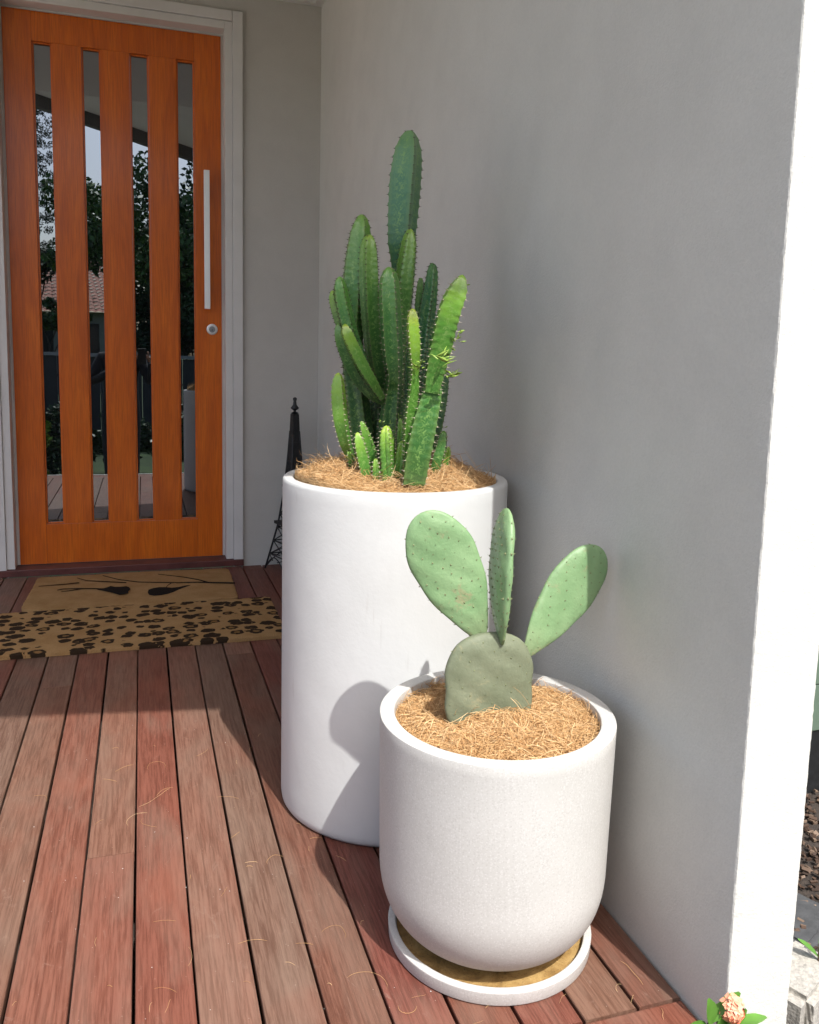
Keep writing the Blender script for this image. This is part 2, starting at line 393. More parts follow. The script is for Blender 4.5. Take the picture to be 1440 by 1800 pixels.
# deck: joists under single boards
PITCH = .0942; X0 = -.028
deck = empty('deck'); tag(deck, 'red brown hardwood porch deck with dark gaps between boards', 'deck', kind='structure')
for y in np.arange(1.0, 4.0, .45): box('joist', -2.4, .80, y-.022, y+.022, -.14, -.026, M['soil'], deck)
box('under_floor', -2.4, .80, .93, 3.97, -.16, -.145, M['soil'], deck)
def board_vf(x0, x1, y0, y1, z=0.0, th=.0205, ch=.0028):
    nseg = max(2, int((y1-y0)/.5)); prof = [(x0, -th), (x0, -ch), (x0+ch*.35, -ch*.3), (x0+ch*1.2, 0), (x1-ch*1.2, 0), (x1-ch*.35, -ch*.3), (x1, -ch), (x1, -th)]
    V = []; F = []; ys = np.linspace(y0, y1, nseg+1); ph = random.random()*9
    for y in ys:
        s = .0007*math.sin(y*2.1+ph)
        for (x, zz) in prof: V.append((x+s, y, zz+z))
    k = len(prof)
    for i in range(nseg):
        for j in range(k): F.append((i*k+j, (i+1)*k+j, (i+1)*k+(j+1) % k, i*k+(j+1) % k))
    F.append(tuple(range(k))); F.append(tuple(nseg*k+j for j in range(k))[::-1])
    return V, F
BC = {'red': (.20, .076, .05), 'pink': (.20, .082, .056), 'grey': (.18, .108, .078), 'tan': (.20, .105, .072), 'brn': (.155, .070, .048), 'dred': (.165, .058, .041)}
# board k lies right of gap k
cols = {-5: ['pink'], -4: ['grey'], -3: ['grey', 'tan'], -2: ['pink', 'pink'], -1: ['tan', 'pink'], 0: ['red'], 1: ['grey', 'tan'], 2: ['brn', 'grey'], 3: ['tan', 'brn'], 4: ['dred'], 5: ['dred', 'red'], 6: ['red'], 7: ['brn', 'tan'], 8: ['tan', 'brn']}
joints = {-1: 1.659, -2: 2.9, 1: 3.2, 2: 3.05, 5: 2.2, 7: 2.6, -3: 2.6, 3: 2.75, 8: 2.0}
for k in range(-25, 9):
    x0 = X0 + k*PITCH + .0024 + random.uniform(-.0006, .0006); x1 = X0 + (k+1)*PITCH - .0022 + random.uniform(-.0006, .0006)
    if k == 8: x1 = .803
    j = joints.get(k, None if (k > -6 and k not in joints) else 1.4+random.random()*2)
    segs = [(1.0175, j-.0012), (j+.0012, 3.952)] if j else [(1.0175, 3.952)]
    cc = cols.get(k, [random.choice(list(BC)), random.choice(list(BC))])
    for i, (a, b2) in enumerate(segs):
        V, F = board_vf(x0, x1, a, b2, random.uniform(-.0008, .0004))
        o = mk('deck_board', V, F, M['deck'], deck); c = BC[cc[::-1][min(i, len(cc)-1)] if len(cc) == 2 else cc[0]]
        f = random.uniform(.88, 1.14); o.color = (c[0]*f, c[1]*f*random.uniform(.96, 1.04), c[2]*f, 1)
# border board along the front edge, mitred run in two lengths
for (a, b2, cn) in ((-2.4, -.9, 'pink'), (-.897, .801, 'red')):
    V, F = board_vf(.886, 1.0135, a, b2, -.0006); V = [(y, x, z) for x, y, z in V]; F = [f[::-1] for f in F]
    o = mk('border_board', V, F, M['deck'], deck); o.color = (*BC[cn], 1)
V, F = box_vf(-2.4, .801, .866, .884, -.19, -.0015, .002); o = mk('edge_fascia', V, F, M['deck'], deck); o.color = (*BC['dred'], 1)
box('edge_strip', -2.4, .801, .872, .8845, -.0014, .0035, M['steel'], deck)
# front step below the deck
st = box('step', -1.0, .70, .42, .80, ZG+.02, -.2, M['path'], bev=.008); tag(st, 'concrete step in front of the deck edge', 'step', kind='structure')

# wing wall with rough rendered corner
def wing_wall():
    zs = np.arange(ZG-.1, 2.75, .007); cor = [(XW, 3.99), (XW, 2.4), (XW, YE+.03), (XW, YE+.006), (XW+.0005, YE+.0025), (XW+.0018, YE+.0006), (XW+.0045, YE), (XW+.03, YE), (XO-.03, YE), (XO-.0045, YE), (XO-.0018, YE+.0006), (XO-.0005, YE+.0025), (XO, YE+.006), (XO, YE+.03), (XO, 2.4), (XO, 3.99)]
    V = []; F = []; k = len(cor)
    for z in zs:
        for i, (x, y) in enumerate(cor):
            a = .00025 if 3 <= i <= 6 or 9 <= i <= 12 else 0
            V.append((x+a*rng.normal(), y+a*rng.normal(), z))
    for i in range(len(zs)-1):
        for j in range(k-1): F.append((i*k+j, i*k+j+1, (i+1)*k+j+1, (i+1)*k+j))
    return V, [f[::-1] for f in F]
V, F = wing_wall(); ww = mk('wing_wall', V, F, M['render'], smooth=True, sharp=18); tag(ww, 'grey rendered wing wall with bright sunlit end beside both planters', 'wall')

# house wall in three blocks round the door opening
DXL, DXR, DZT = -.628, .449, 2.5115
hw = empty('house_wall', (0, YW, 0)); tag(hw, 'shaded grey house wall round the orange door', 'wall')
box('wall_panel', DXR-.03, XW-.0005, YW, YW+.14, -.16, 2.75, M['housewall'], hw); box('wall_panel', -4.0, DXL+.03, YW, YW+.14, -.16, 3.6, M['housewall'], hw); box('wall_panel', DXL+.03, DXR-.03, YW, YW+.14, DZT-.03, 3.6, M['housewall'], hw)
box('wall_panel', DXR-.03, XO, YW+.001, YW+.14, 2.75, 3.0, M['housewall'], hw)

# porch roof: flat ceiling over the door, raked roof in front with a deep fascia beam
def zr(x): return 2.735 - .25*x
roof = empty('porch_roof', (0, 2.0, 2.6)); tag(roof, 'porch roof with pale ceiling and dark raked front beam', 'roof')
box('ceiling_panel', -2.45, XO, 2.2, YW-.0005, 2.615, 2.63, M['ceil'], roof)
box('cornice', .772, XW-.0006, 2.2, YW-.036, 2.588, 2.6149, M['trim'], roof); box('cornice', -2.45, XW-.0006, YW-.035, YW-.0007, 2.5885, 2.6149, M['trim'], roof)
def raked(name, y0, y1, dz0, dz1, mat, xa=-2.45, xb=1.35):
    V = [(x, y, zr(x)+dz) for x in (xa, xb) for y in (y0, y1) for dz in (dz0, dz1)]
    F = [(0, 1, 3, 2), (4, 6, 7, 5), (0, 4, 5, 1), (2, 3, 7, 6), (0, 2, 6, 4), (1, 5, 7, 3)]
    return mk(name, loc_v(V, roof), F, mat, roof)
raked('fascia_beam', .52, .60, 0, .19, M['beam']); raked('raked_ceiling', .60, 2.2, .10, .12, M['ceil']); raked('roof_sheet', .50, 4.4, .20, .24, M['beam'])
bk = [(x, y, z) for y in (2.18, 2.2) for (x, z) in ((-2.45, 2.63), (.92, 2.63), (.92, zr(.92)+.12), (-2.45, zr(-2.45)+.12))]
mk('bulkhead', loc_v(bk, roof), [(0, 1, 2, 3), (7, 6, 5, 4), (0, 4, 5, 1), (1, 5, 6, 2), (2, 6, 7, 3), (3, 7, 4, 0)], M['ceil'], roof)

# ================================================================ DOOR AND FRAME
fr = empty('door_frame', (-.09, YW, 0)); tag(fr, 'pale grey painted frame round the orange front door', 'door frame')
for s, xin, xm, xo in ((1, .3705, .4035, DXR), (-1, -.5500, -.5825, DXL)):
    a, b2 = sorted((xin, xm)); box('jamb', a, b2, YW-.010, YD+.05, .034, 2.4665, M['trim'], fr, .0025)
    a, b2 = sorted((xm+s*.001, xo)); box('architrave', a, b2, YW-.019, YW+.005, .002, DZT, M['trim'], fr, .003)
    a, b2 = sorted((xin-s*.0115, xin-s*.0003)); box('door_stop', a, b2, YD+.006, YD+.048, .036, 2.4345, M['trim'], fr)
box('head_jamb', -.5495, .370, YW-.0102, YD+.05, 2.4335, 2.4663, M['trim'], fr, .0025); box('head_architrave', -.5815, .4025, YW-.0192, YW+.005, 2.4675, DZT-.0005, M['trim'], fr, .003)
box('head_stop', -.5385, .3585, YD+.006, YD+.048, 2.4255, 2.4333, M['trim'], fr)
box('threshold', -.75, DXR+.002, YW-.024, YD+.06, .0015, .0325, M['sill'], fr, .003)

dr = empty('front_door', (-.09, YD, .035)); tag(dr, 'orange varnished timber front door with four narrow glass panes', 'door')
DL, DR_, DB, DT = -.5375, .3590, .0365, 2.4225
slots = [(-.4250, -.3470), (-.2290, -.1515), (-.0320, .0470), (.1650, .2430)]; GZ0, GZ1 = .2205, 2.3025
xs = [DL] + [v for s in slots for v in s] + [DR_]
th = .042
box('stile', DL, slots[0][0], YD, YD+th, DB, DT, M['door'], dr, .0012); box('stile', slots[3][1], DR_, YD, YD+th, DB, DT, M['door'], dr, .0012)
for i in range(3): box('mullion', slots[i][1], slots[i+1][0], YD+.0006, YD+th, GZ0, GZ1, M['door'], dr, .0012)
def rail_piece(z0, z1):
    V, F = box_vf(slots[0][0]+.0004, slots[3][1]-.0004, YD+.0008, YD+th, z0, z1, .0012); return mk('rail', loc_v(V, dr), F, M['door'], dr)
rail_piece(DB, GZ0-.0004); rail_piece(GZ1+.0004, DT)
for (a, b2) in slots:
    gp = box('glass_pane', a+.001, b2-.001, YD+.020, YD+.026, GZ0+.001, GZ1-.001, M['glass'], dr)
    w_ = .007
    for nm, q in (('bead', (a+.0003, a+w_, GZ0+.0005, GZ1-.0005)), ('bead', (b2-w_, b2-.0003, GZ0+.0005, GZ1-.0005)), ('bead', (a+w_+.0002, b2-w_-.0002, GZ0+.0005, GZ0+w_)), ('bead', (a+w_+.0002, b2-w_-.0002, GZ1-w_, GZ1-.0005))):
        V, F = box_vf(q[0], q[1], YD+.009, YD+.0197, q[2], q[3], .0012); mk(nm, loc_v(V, gp), F, M['door'], gp)
hy = YD-.058; h0 = atY(359, 298, hy); h1 = atY(366, 543, hy)
hx = (atY(363.3, 298, hy)[0]+atY(365.2, 543, hy)[0])/2
hd = box('pull_handle', hx-.0125, hx+.0125, hy, hy+.018, h1[2], h0[2], M['steel'], dr, .0015)
for z in (h1[2]+.09, h0[2]-.09): V, F = box_vf(hx-.008, hx+.008, hy+.0182, YD-.0002, z-.008, z+.008); mk('standoff', loc_v(V, hd), F, M['steel'], hd)
lk = atY(373, 579, YD-.006)
def disc_y(prof, c, n=40):
    V, F = lathe(prof, n); return [(c[0]+x, c[1]-z, c[2]+y) for x, y, z in V], F
V, F = disc_y([(.0005, .0), (.0255, .0), (.0255, .003), (.024, .0052), (.0205, .006), (.0195, .0045), (.0005, .0045)], (lk[0], YD-.0003, lk[2])); lc = mk('lock_rosette', loc_v(V, dr), F, M['steel'], dr, True, 35)
V, F = disc_y([(.0142, .0), (.0142, .006), (.0130, .0072), (.0005, .0072)], (lk[0], YD-.0050, lk[2])); cy = mk('lock_cylinder', loc_v(V, lc), F, M['darksteel'], lc, True, 35)
V, F = box_vf(lk[0]-.0012, lk[0]+.0012, YD-.0135, YD-.0124, lk[2]-.008, lk[2]+.001); mk('keyway', loc_v(V, lc), F, M['black'], lc)

# ================================================================ DOOR MATS
def mat_mesh(name, x0, x1, y0, y1, th, mat, rad, rot=0.0, wav=.0015):
    cx, cy = (x0+x1)/2, (y0+y1)/2; a, b2 = (x1-x0)/2, (y1-y0)/2; nx, ny = 90, 40; V = []; F = []
    def outline(u, v):       # square grid squeezed to a rounded rectangle
        x, y = u*a, v*b2; ex, ey = abs(x)-(a-rad), abs(y)-(b2-rad)
        if ex > 0 and ey > 0:
            d = math.hypot(ex, ey); m_ = max(ex, ey)
            if d > 0: x = math.copysign((a-rad)+ex*m_/d, x); y = math.copysign((b2-rad)+ey*m_/d, y)
        return x, y
    for j in range(ny+1):
        for i in range(nx+1):
            u, v = 2*i/nx-1, 2*j/ny-1; x, y = outline(u, v); e = min(1-abs(u), 1-abs(v)); edge = .003 if e < 1e-6 else 0
            jit = rng.normal()*.0012 if e < 1e-6 else 0
            z = th - edge + wav*math.sin(x*9+y*5) + rng.normal()*.0004
            V.append((x+jit, y+jit*.8, z))
    n0 = len(V)
    for j in range(ny):
        for i in range(nx): q = j*(nx+1)+i; F.append((q, q+1, q+nx+2, q+nx+1))
    ring = [i for i in range(nx+1)] + [j*(nx+1)+nx for j in range(1, ny+1)] + [ny*(nx+1)+i for i in range(nx-1, -1, -1)] + [j*(nx+1) for j in range(ny-1, 0, -1)]
    for q in ring: V.append((V[q][0], V[q][1], .0006))
    for i in range(len(ring)): j = (i+1) % len(ring); F.append((ring[j], ring[i], n0+i, n0+j))
    F.append(tuple(n0+i for i in range(len(ring)))[::-1])
    o = mk(name, V, F, mat, smooth=True, sharp=45); o.location = (cx, cy, 0); o.rotation_euler[2] = rot; return o
m1 = mat_mesh('door_mat', -.455, .368, 3.385, 3.89, .014, M['matplain'], .03, R(-1.0)); tag(m1, 'plain tan coir doormat printed with two black birds on branches', 'doormat')
m2 = mat_mesh('door_mat', -.735, .487, 2.872, 3.368, .016, M['leo'], .018, R(-.2)); tag(m2, 'long leopard print coir doormat in front of the bird mat', 'doormat')
def to_mat(px, py):
    q = ground(px, py, .015); d = Vector((q[0]-m1.location.x, q[1]-m1.location.y, 0)); d.rotate(Matrix.Rotation(-m1.rotation_euler[2], 3, 'Z')); return d
def print_poly(name, pts, z=.0168):
    V = [(*to_mat(*p)[:2], z) for p in pts]; V += [(x, y, z-.0012) for x, y, _ in V]; n = len(pts)
    bm = bmesh.new(); vs = [bm.verts.new(v) for v in V]; bm.faces.new(vs[:n]); bm.faces.new(vs[n:][::-1])
    for i in range(n): j = (i+1) % n; bm.faces.new((vs[i], vs[n+i], vs[n+j], vs[j]))
    bmesh.ops.recalc_face_normals(bm, faces=bm.faces); me = bpy.data.meshes.new(name); bm.to_mesh(me); bm.free(); me.materials.append(M['print'])
    o = bpy.data.objects.new(name, me); COL.objects.link(o); o.parent = m1; return o
Z8 = lambda L_: [(x/2.88, 980+y/2.88) for x, y in L_]
print_poly('printed_bird', Z8([(492, 163), (525, 158), (545, 152), (560, 146), (582, 150), (612, 150), (640, 147), (655, 153), (660, 162), (650, 172), (648, 182), (630, 187), (605, 190), (580, 182), (552, 175), (525, 169)]))
print_poly('printed_bird', Z8([(748, 178), (752, 165), (775, 157), (805, 152), (840, 152), (870, 155), (905, 151), (940, 143), (965, 141), (940, 150), (905, 163), (880, 175), (850, 185), (815, 192), (780, 194), (755, 190)]))
def branch(L_, w0, w1):
    P = np.array(Z8(L_)); n = len(P); top = []; bot = []
    for i, p in enumerate(P):
        wd = w0+(w1-w0)*i/(n-1); top.append((p[0], p[1]-wd/2)); bot.append((p[0], p[1]+wd/2))
    print_poly('printed_branch', top+bot[::-1], .0164)
branch([(1190, 130), (1080, 128), (1000, 126), (900, 129), (800, 127), (700, 125), (600, 112), (520, 92)], 2.2, .7)
branch([(1060, 128), (1000, 112), (930, 100), (860, 92), (800, 85)], 1.7, .6)
branch([(870, 128), (850, 142), (840, 152)], 1.4, 1.0)
branch([(640, 128), (520, 122), (440, 118), (390, 104)], 1.3, .5)
branch([(545, 160), (470, 158), (390, 158), (320, 160), (290, 166)], 1.5, .6)
branch([(420, 157), (360, 168), (310, 173)], 1.0, .4)
branch([(400, 128), (330, 136), (250, 142), (195, 146)], 1.0, .4)

# ================================================================ PLANTERS
TP = (.5369, 1.7656, .2501, .7406)
r_, H_ = TP[2], TP[3]
pr = [(.0, .0015), (r_-.016, .0015), (r_-.006, .003), (r_-.0015, .010), (r_, .022)] + [(r_, z) for z in np.linspace(.06, H_-.03, 14)] + [(r_, H_-.008), (r_-.0012, H_-.0025), (r_-.004, H_), (r_-.012, H_+.0002), (r_-.0205, H_), (r_-.0235, H_-.002), (r_-.0245, H_-.007), (r_-.0245, H_-.05), (r_-.026, H_-.18), (.0, H_-.18)]
V, F = lathe(pr, 128, TP[:2]); V = [(x-TP[0], y-TP[1], z) for x, y, z in V]
tp = mk('tall_planter', V, F, M['tallpot'], smooth=True, sharp=60); tp.location = (TP[0], TP[1], 0); tag(tp, 'tall smooth white cylindrical planter with dark green columnar cactus', 'planter')

SP = (.5687, 1.2458, .2002, .4077)
def sp_r(z, zc=.145, rb=.06, n=2.35, tp_=.007):
    rt = .2-tp_+tp_*z/.4077; q = min(max((zc-z)/zc, 0), 1); return rb+(rt-rb)*(1-q**n)**(1/n)
zb = .0135; Hs = SP[3]
pr = [(.0, zb), (.03, zb), (.058, zb+.0002)] + [(sp_r(z), z+zb*(1-z/Hs)) for z in np.r_[np.linspace(.0005, .02, 12), np.linspace(.023, .145, 24), np.linspace(.16, Hs-.02, 10)]]
ro = SP[2]; ri = ro-.0255
pr += [(ro-.0001, Hs-.0022), (ro-.0006, Hs-.0007), (ro-.002, Hs), (ro-.0022, Hs+.0001), (ri+.0022, Hs+.0001), (ri+.002, Hs), (ri+.0006, Hs-.0007), (ri, Hs-.0022), (ri, Hs-.012), (ri-.002, Hs-.06), (ri-.004, Hs-.15), (0, Hs-.15)]
V, F = lathe(pr, 128); sp = mk('round_planter', V, F, M['terrazzo'], smooth=True, sharp=24); sp.location = (SP[0], SP[1], 0); tag(sp, 'short speckled stone planter with rounded base holding the prickly pear', 'planter')
sr = .1764; sh = .0255
pr = [(.0, .0015), (sr-.003, .0015), (sr-.001, .002), (sr, .004), (sr+.0012, sh-.0018), (sr+.0007, sh-.0005), (sr-.0006, sh), (sr-.0105, sh), (sr-.0118, sh-.0006), (sr-.0123, sh-.002), (sr-.0135, .0125), (.0, .0125)]
V, F = lathe(pr, 112); sc_ = mk('saucer', V, F, M['terrazzo'], smooth=True, sharp=24); sc_.location = (SP[0], SP[1], 0); tag(sc_, 'shallow round speckled saucer with brown stain under the short planter', 'saucer')
V, F = lathe([(.0, .0129), (.08, .0130), (sr-.0142, .0131)], 64); mk('stained_floor', V, F, M['stain'], sc_)

# ---- coir mulch: thousands of loose curled fibres over a bed
def fibres(n, R0, hfun, seed, lmin, lmax, rad=(.00027, .0006), lift=.006, edge=.0, npt=6):
    g_ = np.random.default_rng(seed)
    rr = R0*np.sqrt(g_.random(n)); th_ = g_.random(n)*2*np.pi; x = rr*np.cos(th_); y = rr*np.sin(th_)
    Ln = g_.uniform(lmin, lmax, n); hd_ = g_.random(n)*2*np.pi; cur = g_.normal(0, 1, n)*20; cur2 = g_.normal(0, 1, n)*260
    st_ = Ln/(npt-1); P = np.zeros((n, npt, 3)); hz = g_.random(n)
    zl = np.abs(g_.normal(0, lift, n)); tilt = g_.normal(0, .20, n); wild = g_.random(n) < .025; tilt[wild] += g_.uniform(.2, 1.0, wild.sum())
    for k in range(npt):
        P[:, k, 0] = x; P[:, k, 1] = y; s = k/(npt-1)
        lim = np.minimum(1, R0*1.0/np.maximum(np.hypot(x, y), 1e-6)); P[:, k, 0] *= lim; P[:, k, 1] *= lim
        P[:, k, 2] = hfun(P[:, k, 0], P[:, k, 1]) + zl + np.sin(math.pi*s)*lift*hz*.8 + tilt*s*Ln*.9
        a = hd_ + cur*k*st_ + cur2*(k*st_)**2; x = P[:, k, 0]+np.cos(a)*st_; y = P[:, k, 1]+np.sin(a)*st_
    return fib_mesh(P, g_.uniform(*rad, n))
def fib_mesh(P, rad):
    n, npt, _ = P.shape; T = np.gradient(P, axis=1); T /= np.linalg.norm(T, axis=2)[..., None]+1e-9
    up = np.array([.13, .21, .97]); A = np.cross(T, up); A /= np.linalg.norm(A, axis=2)[..., None]+1e-9; B = np.cross(T, A)
    V = np.zeros((n, npt, 3, 3)); tap = np.ones(npt); tap[0] = tap[-1] = .45
    for j in range(3):
        a = 2*math.pi*j/3; V[:, :, j] = P + (A*math.cos(a)+B*math.sin(a))*(rad[:, None]*tap[None])[..., None]
    idx = np.arange(n*npt*3).reshape(n, npt, 3); F = []
    for j in range(3):
        j2 = (j+1) % 3; F.append(np.stack([idx[:, :-1, j], idx[:, :-1, j2], idx[:, 1:, j2], idx[:, 1:, j]], -1).reshape(-1, 4))
    return V.reshape(-1, 3), np.concatenate(F)
def mk_np(name, V, F, mat, parent=None):
    me = bpy.data.meshes.new(name); me.vertices.add(len(V)); me.vertices.foreach_set('co', np.asarray(V, np.float32).ravel())
    k = F.shape[1]; me.loops.add(F.size); me.loops.foreach_set('vertex_index', F.astype(np.int32).ravel())
    me.polygons.add(len(F)); me.polygons.foreach_set('loop_start', np.arange(0, F.size, k, dtype=np.int32))
    me.materials.append(mat); me.update(calc_edges=True); me.validate()
    o = bpy.data.objects.new(name, me); COL.objects.link(o)
    if parent: o.parent = parent
    return o
def bed(name, R0, hfun, parent, mat):
    V = [(0, 0, float(hfun(np.array(0.), np.array(0.))))]; F = []; nr, na = 22, 72
    for i in range(1, nr+1):
        for k in range(na):
            a = 2*math.pi*k/na; x, y = R0*i/nr*math.cos(a), R0*i/nr*math.sin(a); V.append((x, y, float(hfun(np.array(x), np.array(y)))-.004+rng.normal()*.0015))
    for k in range(na): F.append((0, 1+k, 1+(k+1) % na))
    for i in range(nr-1):
        for k in range(na): q = 1+i*na; F.append((q+k, q+na+k, q+na+(k+1) % na, q+(k+1) % na))
    return mk(name, V, F, mat, parent, True)
def h_tall(x, y):
    r2 = np.hypot(x, y); z = H_ - .020 + .022*np.clip(1-(r2/.2)**2, 0, 1)
    z = z + .038*np.exp(-(((x+.15)/.09)**2+((y+.03)/.11)**2)) + .040*np.exp(-(((x-.10)/.075)**2+((y-.02)/.09)**2)) + .012*np.exp(-((x/.08)**2+((y+.17)/.05)**2))
    z = z - .030*np.exp(-(((x-.17)/.05)**2+((y-.14)/.07)**2)) - .012*np.exp(-(((x+.02)/.05)**2+((y-.19)/.07)**2)) - .014*np.exp(-(((x-.045)/.035)**2+((y+.12)/.05)**2))
    return z + .004*np.sin(x*61+1)*np.sin(y*53)
def h_small(x, y):
    r2 = np.hypot(x, y); z = Hs - .027 + .012*np.clip(1-(r2/.16)**2, 0, 1)
    z = z + .021*np.exp(-(((x+.02)/.075)**2+((y+.045)/.028)**2)) + .010*np.exp(-(((x-.11)/.05)**2+((y-.03)/.08)**2)) - .026*np.exp(-(((x+.085)/.035)**2+((y-.045)/.05)**2)) + .012*np.exp(-(((x+.13)/.03)**2+((y+.0)/.07)**2))
    return z + .003*np.sin(x*73+2)*np.sin(y*67)
for nm, c, R0, hf, n, lo, hi, lab, seed in (('coir_mulch', TP, .2235, h_tall, 30000, .018, .06, 'orange brown coir fibre mulch round the columnar cactus', 3), ('coir_mulch', SP, .1725, h_small, 34000, .012, .045, 'tan coir fibre mulch round the prickly pear', 4)):
    V, F = fibres(n, R0, hf, seed, lo, hi, lift=.005)
    o = mk_np(nm, V, F, M['coir']); o.location = (c[0], c[1], 0); tag(o, lab, 'mulch', kind='stuff'); bed('mulch_bed', R0, hf, o, M['coirbed'])
# a few fibres straying above the mulch by the rim and lying on the deck
def stray(pts, rad, name, lab):
    P = []
    g_ = np.random.default_rng(11)
    for (x, y, z, ln, tilt) in pts:
        a = g_.random()*6.28; cu = g_.normal()*35; q = np.zeros((10, 3)); p = np.array([x, y, z]); h = a
        for k in range(10):
            q[k] = p; s = ln/9; h += cu*s + g_.normal()*.12; p = p + np.array([math.cos(h)*s, math.sin(h)*s, tilt*s])
        if tilt == 0: q[:, 2] = z + np.abs(np.sin(np.linspace(0, math.pi, 10)))*.0025
        P.append(q)
    P = np.array(P); V, F = fib_mesh(P, g_.uniform(*rad, len(P))); o = mk_np(name, V, F, M['coir']); tag(o, lab, 'fibres', kind='stuff'); return o
g_ = np.random.default_rng(5)
pts = []
for px, py, ln in [(290, 1350, .09), (300, 1385, .10), (225, 1452, .07), (250, 1440, .06), (275, 1400, .05), (345, 1330, .05), (405, 1475, .03), (470, 1520, .05), (520, 1660, .03), (565, 1640, .07), (610, 1720, .09), (850, 1795, .07), (1090, 1690, .06), (700, 1770, .05), (235, 1345, .05), (180, 1370, .04), (310, 1620, .04), (470, 1655, .05), (330, 1700, .05), (60, 1400, .05), (270, 1740, .04), (590, 1505, .03), (400, 1560, .03), (420, 1405, .05)]:
    q = ground(px, py); pts.append((q[0], q[1], .0012, ln, 0))
for _ in range(22):
    q = ground(g_.uniform(20, 640), g_.uniform(1290, 1795)); pts.append((q[0], q[1], .001, g_.uniform(.008, .03), 0))
for _ in range(6):
    q = ground(g_.uniform(640, 1200), g_.uniform(1720, 1795)); pts.append((q[0], q[1], .001, g_.uniform(.008, .03), 0))
stray(pts, (.00018, .00034), 'loose_fibres', 'loose coir fibres scattered over the sunlit deck boards')
# white grit on the boards
mb = MB()
for _ in range(40):
    q = ground(g_.uniform(10, 760), g_.uniform(1270, 1798)); s = g_.uniform(.0005, .0015); ang = g_.random(6)*.6+.7
    mb.add(([(q[0]+s*ang[0], q[1], .0008+s*.4), (q[0], q[1]+s*ang[1], .0006+s*.4), (q[0]-s*ang[2], q[1], .0009+s*.4), (q[0], q[1]-s*ang[3], .0007+s*.4), (q[0], q[1], .0008+s*.9), (q[0], q[1], .0002)], [(0, 1, 4), (1, 2, 4), (2, 3, 4), (3, 0, 4), (1, 0, 5), (2, 1, 5), (3, 2, 5), (0, 3, 5)]))
o = mb.build('grit', M['tallpot']); tag(o, 'white grit specks scattered over the deck boards', 'grit', kind='stuff')

